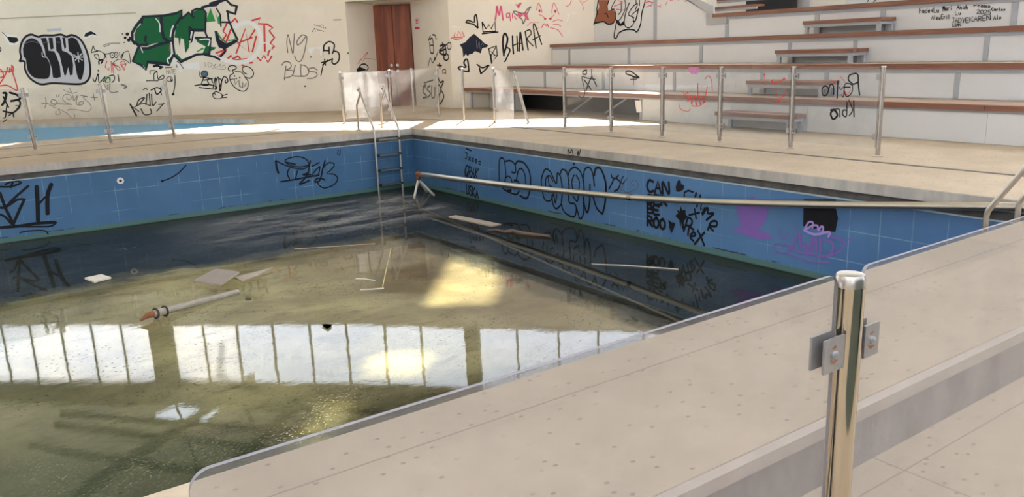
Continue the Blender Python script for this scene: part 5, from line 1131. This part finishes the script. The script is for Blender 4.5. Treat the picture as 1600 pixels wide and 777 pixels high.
# ------------------------------------------------------------------ long fallen pipe and its tripod
hd = on_axis(653, 272.5, 1, 12.33); pe = on_z(1760, 326, .04)
plan = ((hd.x, hd.y), (pe.x, pe.y))
PPX = [(655, 272.5), (700, 278.2), (760, 285.5), (820, 292.6), (900, 300.7), (985, 308.5), (1060, 313), (1130, 316), (1200, 318.3), (1280, 320), (1360, 321), (1440, 321.8), (1520, 322.6), (1600, 323.6)]
PW = [on_wall(x, y, *plan) for x, y in PPX]+[pe]
t = thing('fallen_pipe', (PW[0].x, PW[0].y, PW[0].z), 'long steel pipe lying across the pool corner from the white tripod to the right edge', 'pipe')
bm = BM(); tube(bm, PW[:6], .04, 24, radii=[.042, .041, .040, .039, .038, .037]); obj('pipe_section', bm, MAT['steel_pipe'], t, True)
bm = BM(); tube(bm, PW[5:], .036, 24); obj('pipe_section', bm, MAT['steel_pipe'], t, True)
u_ = (PW[6]-PW[5]).normalized(); bm = BM(); tube(bm, [PW[5]-u_*.03, PW[5]-u_*.028, PW[5]+u_*.028, PW[5]+u_*.03], .042, 24, radii=[.036, .0405, .0405, .036]); obj('joint_collar', bm, MAT['steel'], t, True)
u_ = (PW[1]-PW[0]).normalized(); bm = BM(); tube(bm, [PW[0]-u_*.05, PW[0]+u_*.07], .051, 18); obj('end_collar', bm, MAT['rust'], t, True, label='rusty brown end collar')
feet = [on_z(648, 305.5, WZ), on_z(674.5, 301.5, WZ), on_z(665, 297, WZ)]
t = thing('tripod', (hd.x, hd.y, -1.22), 'white three legged stand in the pool corner holding the end of the pipe', 'tripod')
hp_ = hd-Vector((0, 0, .092))
for f_ in feet:
    d = (f_-hp_); e = hp_+d*((-1.10-hp_.z)/d.z); bm = BM(); tube(bm, [hp_, e], .021, 12); obj('leg', bm, MAT['white_tile'], t, True)
bm = BM(); tube(bm, [hp_-Vector((0, 0, .02)), hp_+Vector((0, 0, .040))], .035, 16, radii=[.03, .040]); obj('head', bm, MAT['rust'], t, True, label='rusty brown head')

# ------------------------------------------------------------------ rubbish in the water
def slab(name, px, zs, th, m, label, cat, group=None, edge=None):
    P = [on_z(x, y, z) for (x, y), z in zip(px, zs)]; bm = BM()
    hi = [bm.verts.new(p) for p in P]; lo = [bm.verts.new(p-Vector((0, 0, th))) for p in P]; n = len(P)
    bm.faces.new(hi); bm.faces.new(lo[::-1])
    for i in range(n):
        f = bm.faces.new((hi[i], hi[(i+1) % n], lo[(i+1) % n], lo[i]))
        if edge and i in edge: f.material_index = 1
    bmesh.ops.recalc_face_normals(bm, faces=bm.faces)
    o = obj(name, bm, [m, MAT['pale_board']]); own_origin(o, P[0]); return tag(o, label, cat, group)
slab('floating_tile', ((132, 434), (158, 428.5), (173.5, 433), (147, 439.5)), (WZ+.012,)*4, .02, MAT['white_tile'], 'small square white tile floating on the dark water at the left', 'tile')
slab('board', ((301.5, 438.5), (337, 419.5), (373.5, 424.5), (343.5, 444.5)), (WZ+.02, WZ+.05, WZ+.09, WZ+.035), .022, MAT['grey_board'], 'square grey-brown board with a pale edge tilted in the water', 'board', edge=(2, 3))
slab('thin_board', ((366, 433), (377.5, 438.5), (402, 431), (426, 417.5), (395, 426)), (WZ+.025, WZ+.025, WZ+.02, WZ+.035, WZ+.03), .012, MAT['pale_board'], 'narrow pointed pale strip of board beside the square board', 'board')
slab('plank', ((700.5, 338.5), (712, 336), (783, 350), (768, 353)), (WZ+.014,)*4, .016, MAT['pale_board'], 'pale flat wooden plank floating near the right pool wall', 'plank')
def rod(name, px, z, r, m, label, cat, seg=8, radii=None, jit=0.0):
    P = [on_z(x, y, z) for x, y in px]; bm = BM(); tube(bm, P, r, seg, radii=radii); o = obj(name, bm, m, smooth=True); own_origin(o, P[0]); return tag(o, label, cat)
# grey tube with rusty rings at its left end
t0, t1 = on_z(239, 491, WZ+.055), on_z(372, 456.5, WZ-.01)
t = thing('loose_tube', t0, 'grey tube with rusty rings half sunk in the olive silt at the left', 'tube')
u_ = (t1-t0).normalized(); bm = BM(); tube(bm, [t0, t1], .035, 20, radii=[.036, .030]); obj('tube_body', bm, MAT['pipe_grey'], t, True)
for k_ in (.03, .13):
    c_ = t0+u_*k_; a_ = u_.orthogonal().normalized(); b_ = u_.cross(a_); bm = BM(); tube(bm, arcpts(c_, .047, 0, 2*math.pi, 20, a_, b_), .009, 8, cap=False); obj('ring', bm, MAT['dark_rust'], t, True)
bm = BM(); tube(bm, [t0+u_*.01, t0-u_*.06, t0-u_*.14-Vector((0, 0, .03))], .03, 12, radii=[.032, .026, .008]); obj('end_plug', bm, MAT['rust'], t, True, label='orange rusty pointed end')
random.seed(4)
bp = [(760, 359.5), (775, 359), (788, 362), (800, 360.5), (812, 364), (828, 366), (845, 367.5), (860, 369.5)]
rod('branch', bp, WZ+.02, .02, MAT['bark'], 'crooked brown branch floating beside the pale plank', 'branch', 8, radii=[.008, .012, .014, .024, .026, .024, .018, .01])
rod('stick', [(924, 412.5), (980, 415), (1060, 421)], WZ+.008, .009, MAT['white_stick'], 'long thin pale stick floating below the stacked black words', 'stick', radii=[.004, .006, .005])
rod('stick', [(460, 389), (520, 385.5), (586, 381)], WZ+.008, .005, MAT['pale_board'], 'thin pale rod floating left of the ladder reflection', 'stick')
rod('stick', [(556, 435.5), (570, 436), (586, 438.5)], WZ+.006, .007, MAT['white_stick'], 'short white stick, the upper of two in the middle of the pool', 'stick')
rod('stick', [(563, 453), (580, 452.2), (600, 450.5)], WZ+.006, .007, MAT['white_stick'], 'short white stick, the lower of two in the middle of the pool', 'stick')
rod('stick', [(597.5, 449), (605, 415), (611, 388)], WZ+.003, .006, MAT['yellow_stick'], 'thin yellowish rod pointing toward the ladder in the shallow water', 'stick')
rod('stick', [(120, 379), (131, 380.5), (143, 381)], WZ+.006, .008, MAT['black_plastic'], 'short black twig near the left pool wall', 'stick')
rod('stick', [(1085, 377), (1100, 385), (1098, 388)], WZ+.004, .006, MAT['bark'], 'tiny dark twig', 'stick') if False else None
lf = [on_z(x, y, WZ+.012) for x, y in ((502, 508), (508, 506), (519, 507), (517, 511), (512, 515), (506, 511))]
bm = BM(); bm.faces.new([bm.verts.new(p) for p in lf]); bmesh.ops.solidify(bm, geom=bm.faces[:], thickness=.004); o = obj('leaf', bm, MAT['leaf_green']); own_origin(o, lf[0]); tag(o, 'small dark green leaf at the edge of the window reflection', 'leaf')
c_ = on_z(497, 467, WZ); c_ = on_z(387, 467, WZ+.0)
bm = BM(); bmesh.ops.create_icosphere(bm, subdivisions=2, radius=.03)
for v in bm.verts: v.co = v.co*(1+.25*math.sin(v.co.x*90+v.co.y*70)); v.co.z *= .6
bmesh.ops.translate(bm, verts=bm.verts, vec=c_); o = obj('pebble', bm, MAT['pebble'], smooth=True); own_origin(o, c_); tag(o, 'small dark stone in the olive silt beside the grey tube', 'stone')
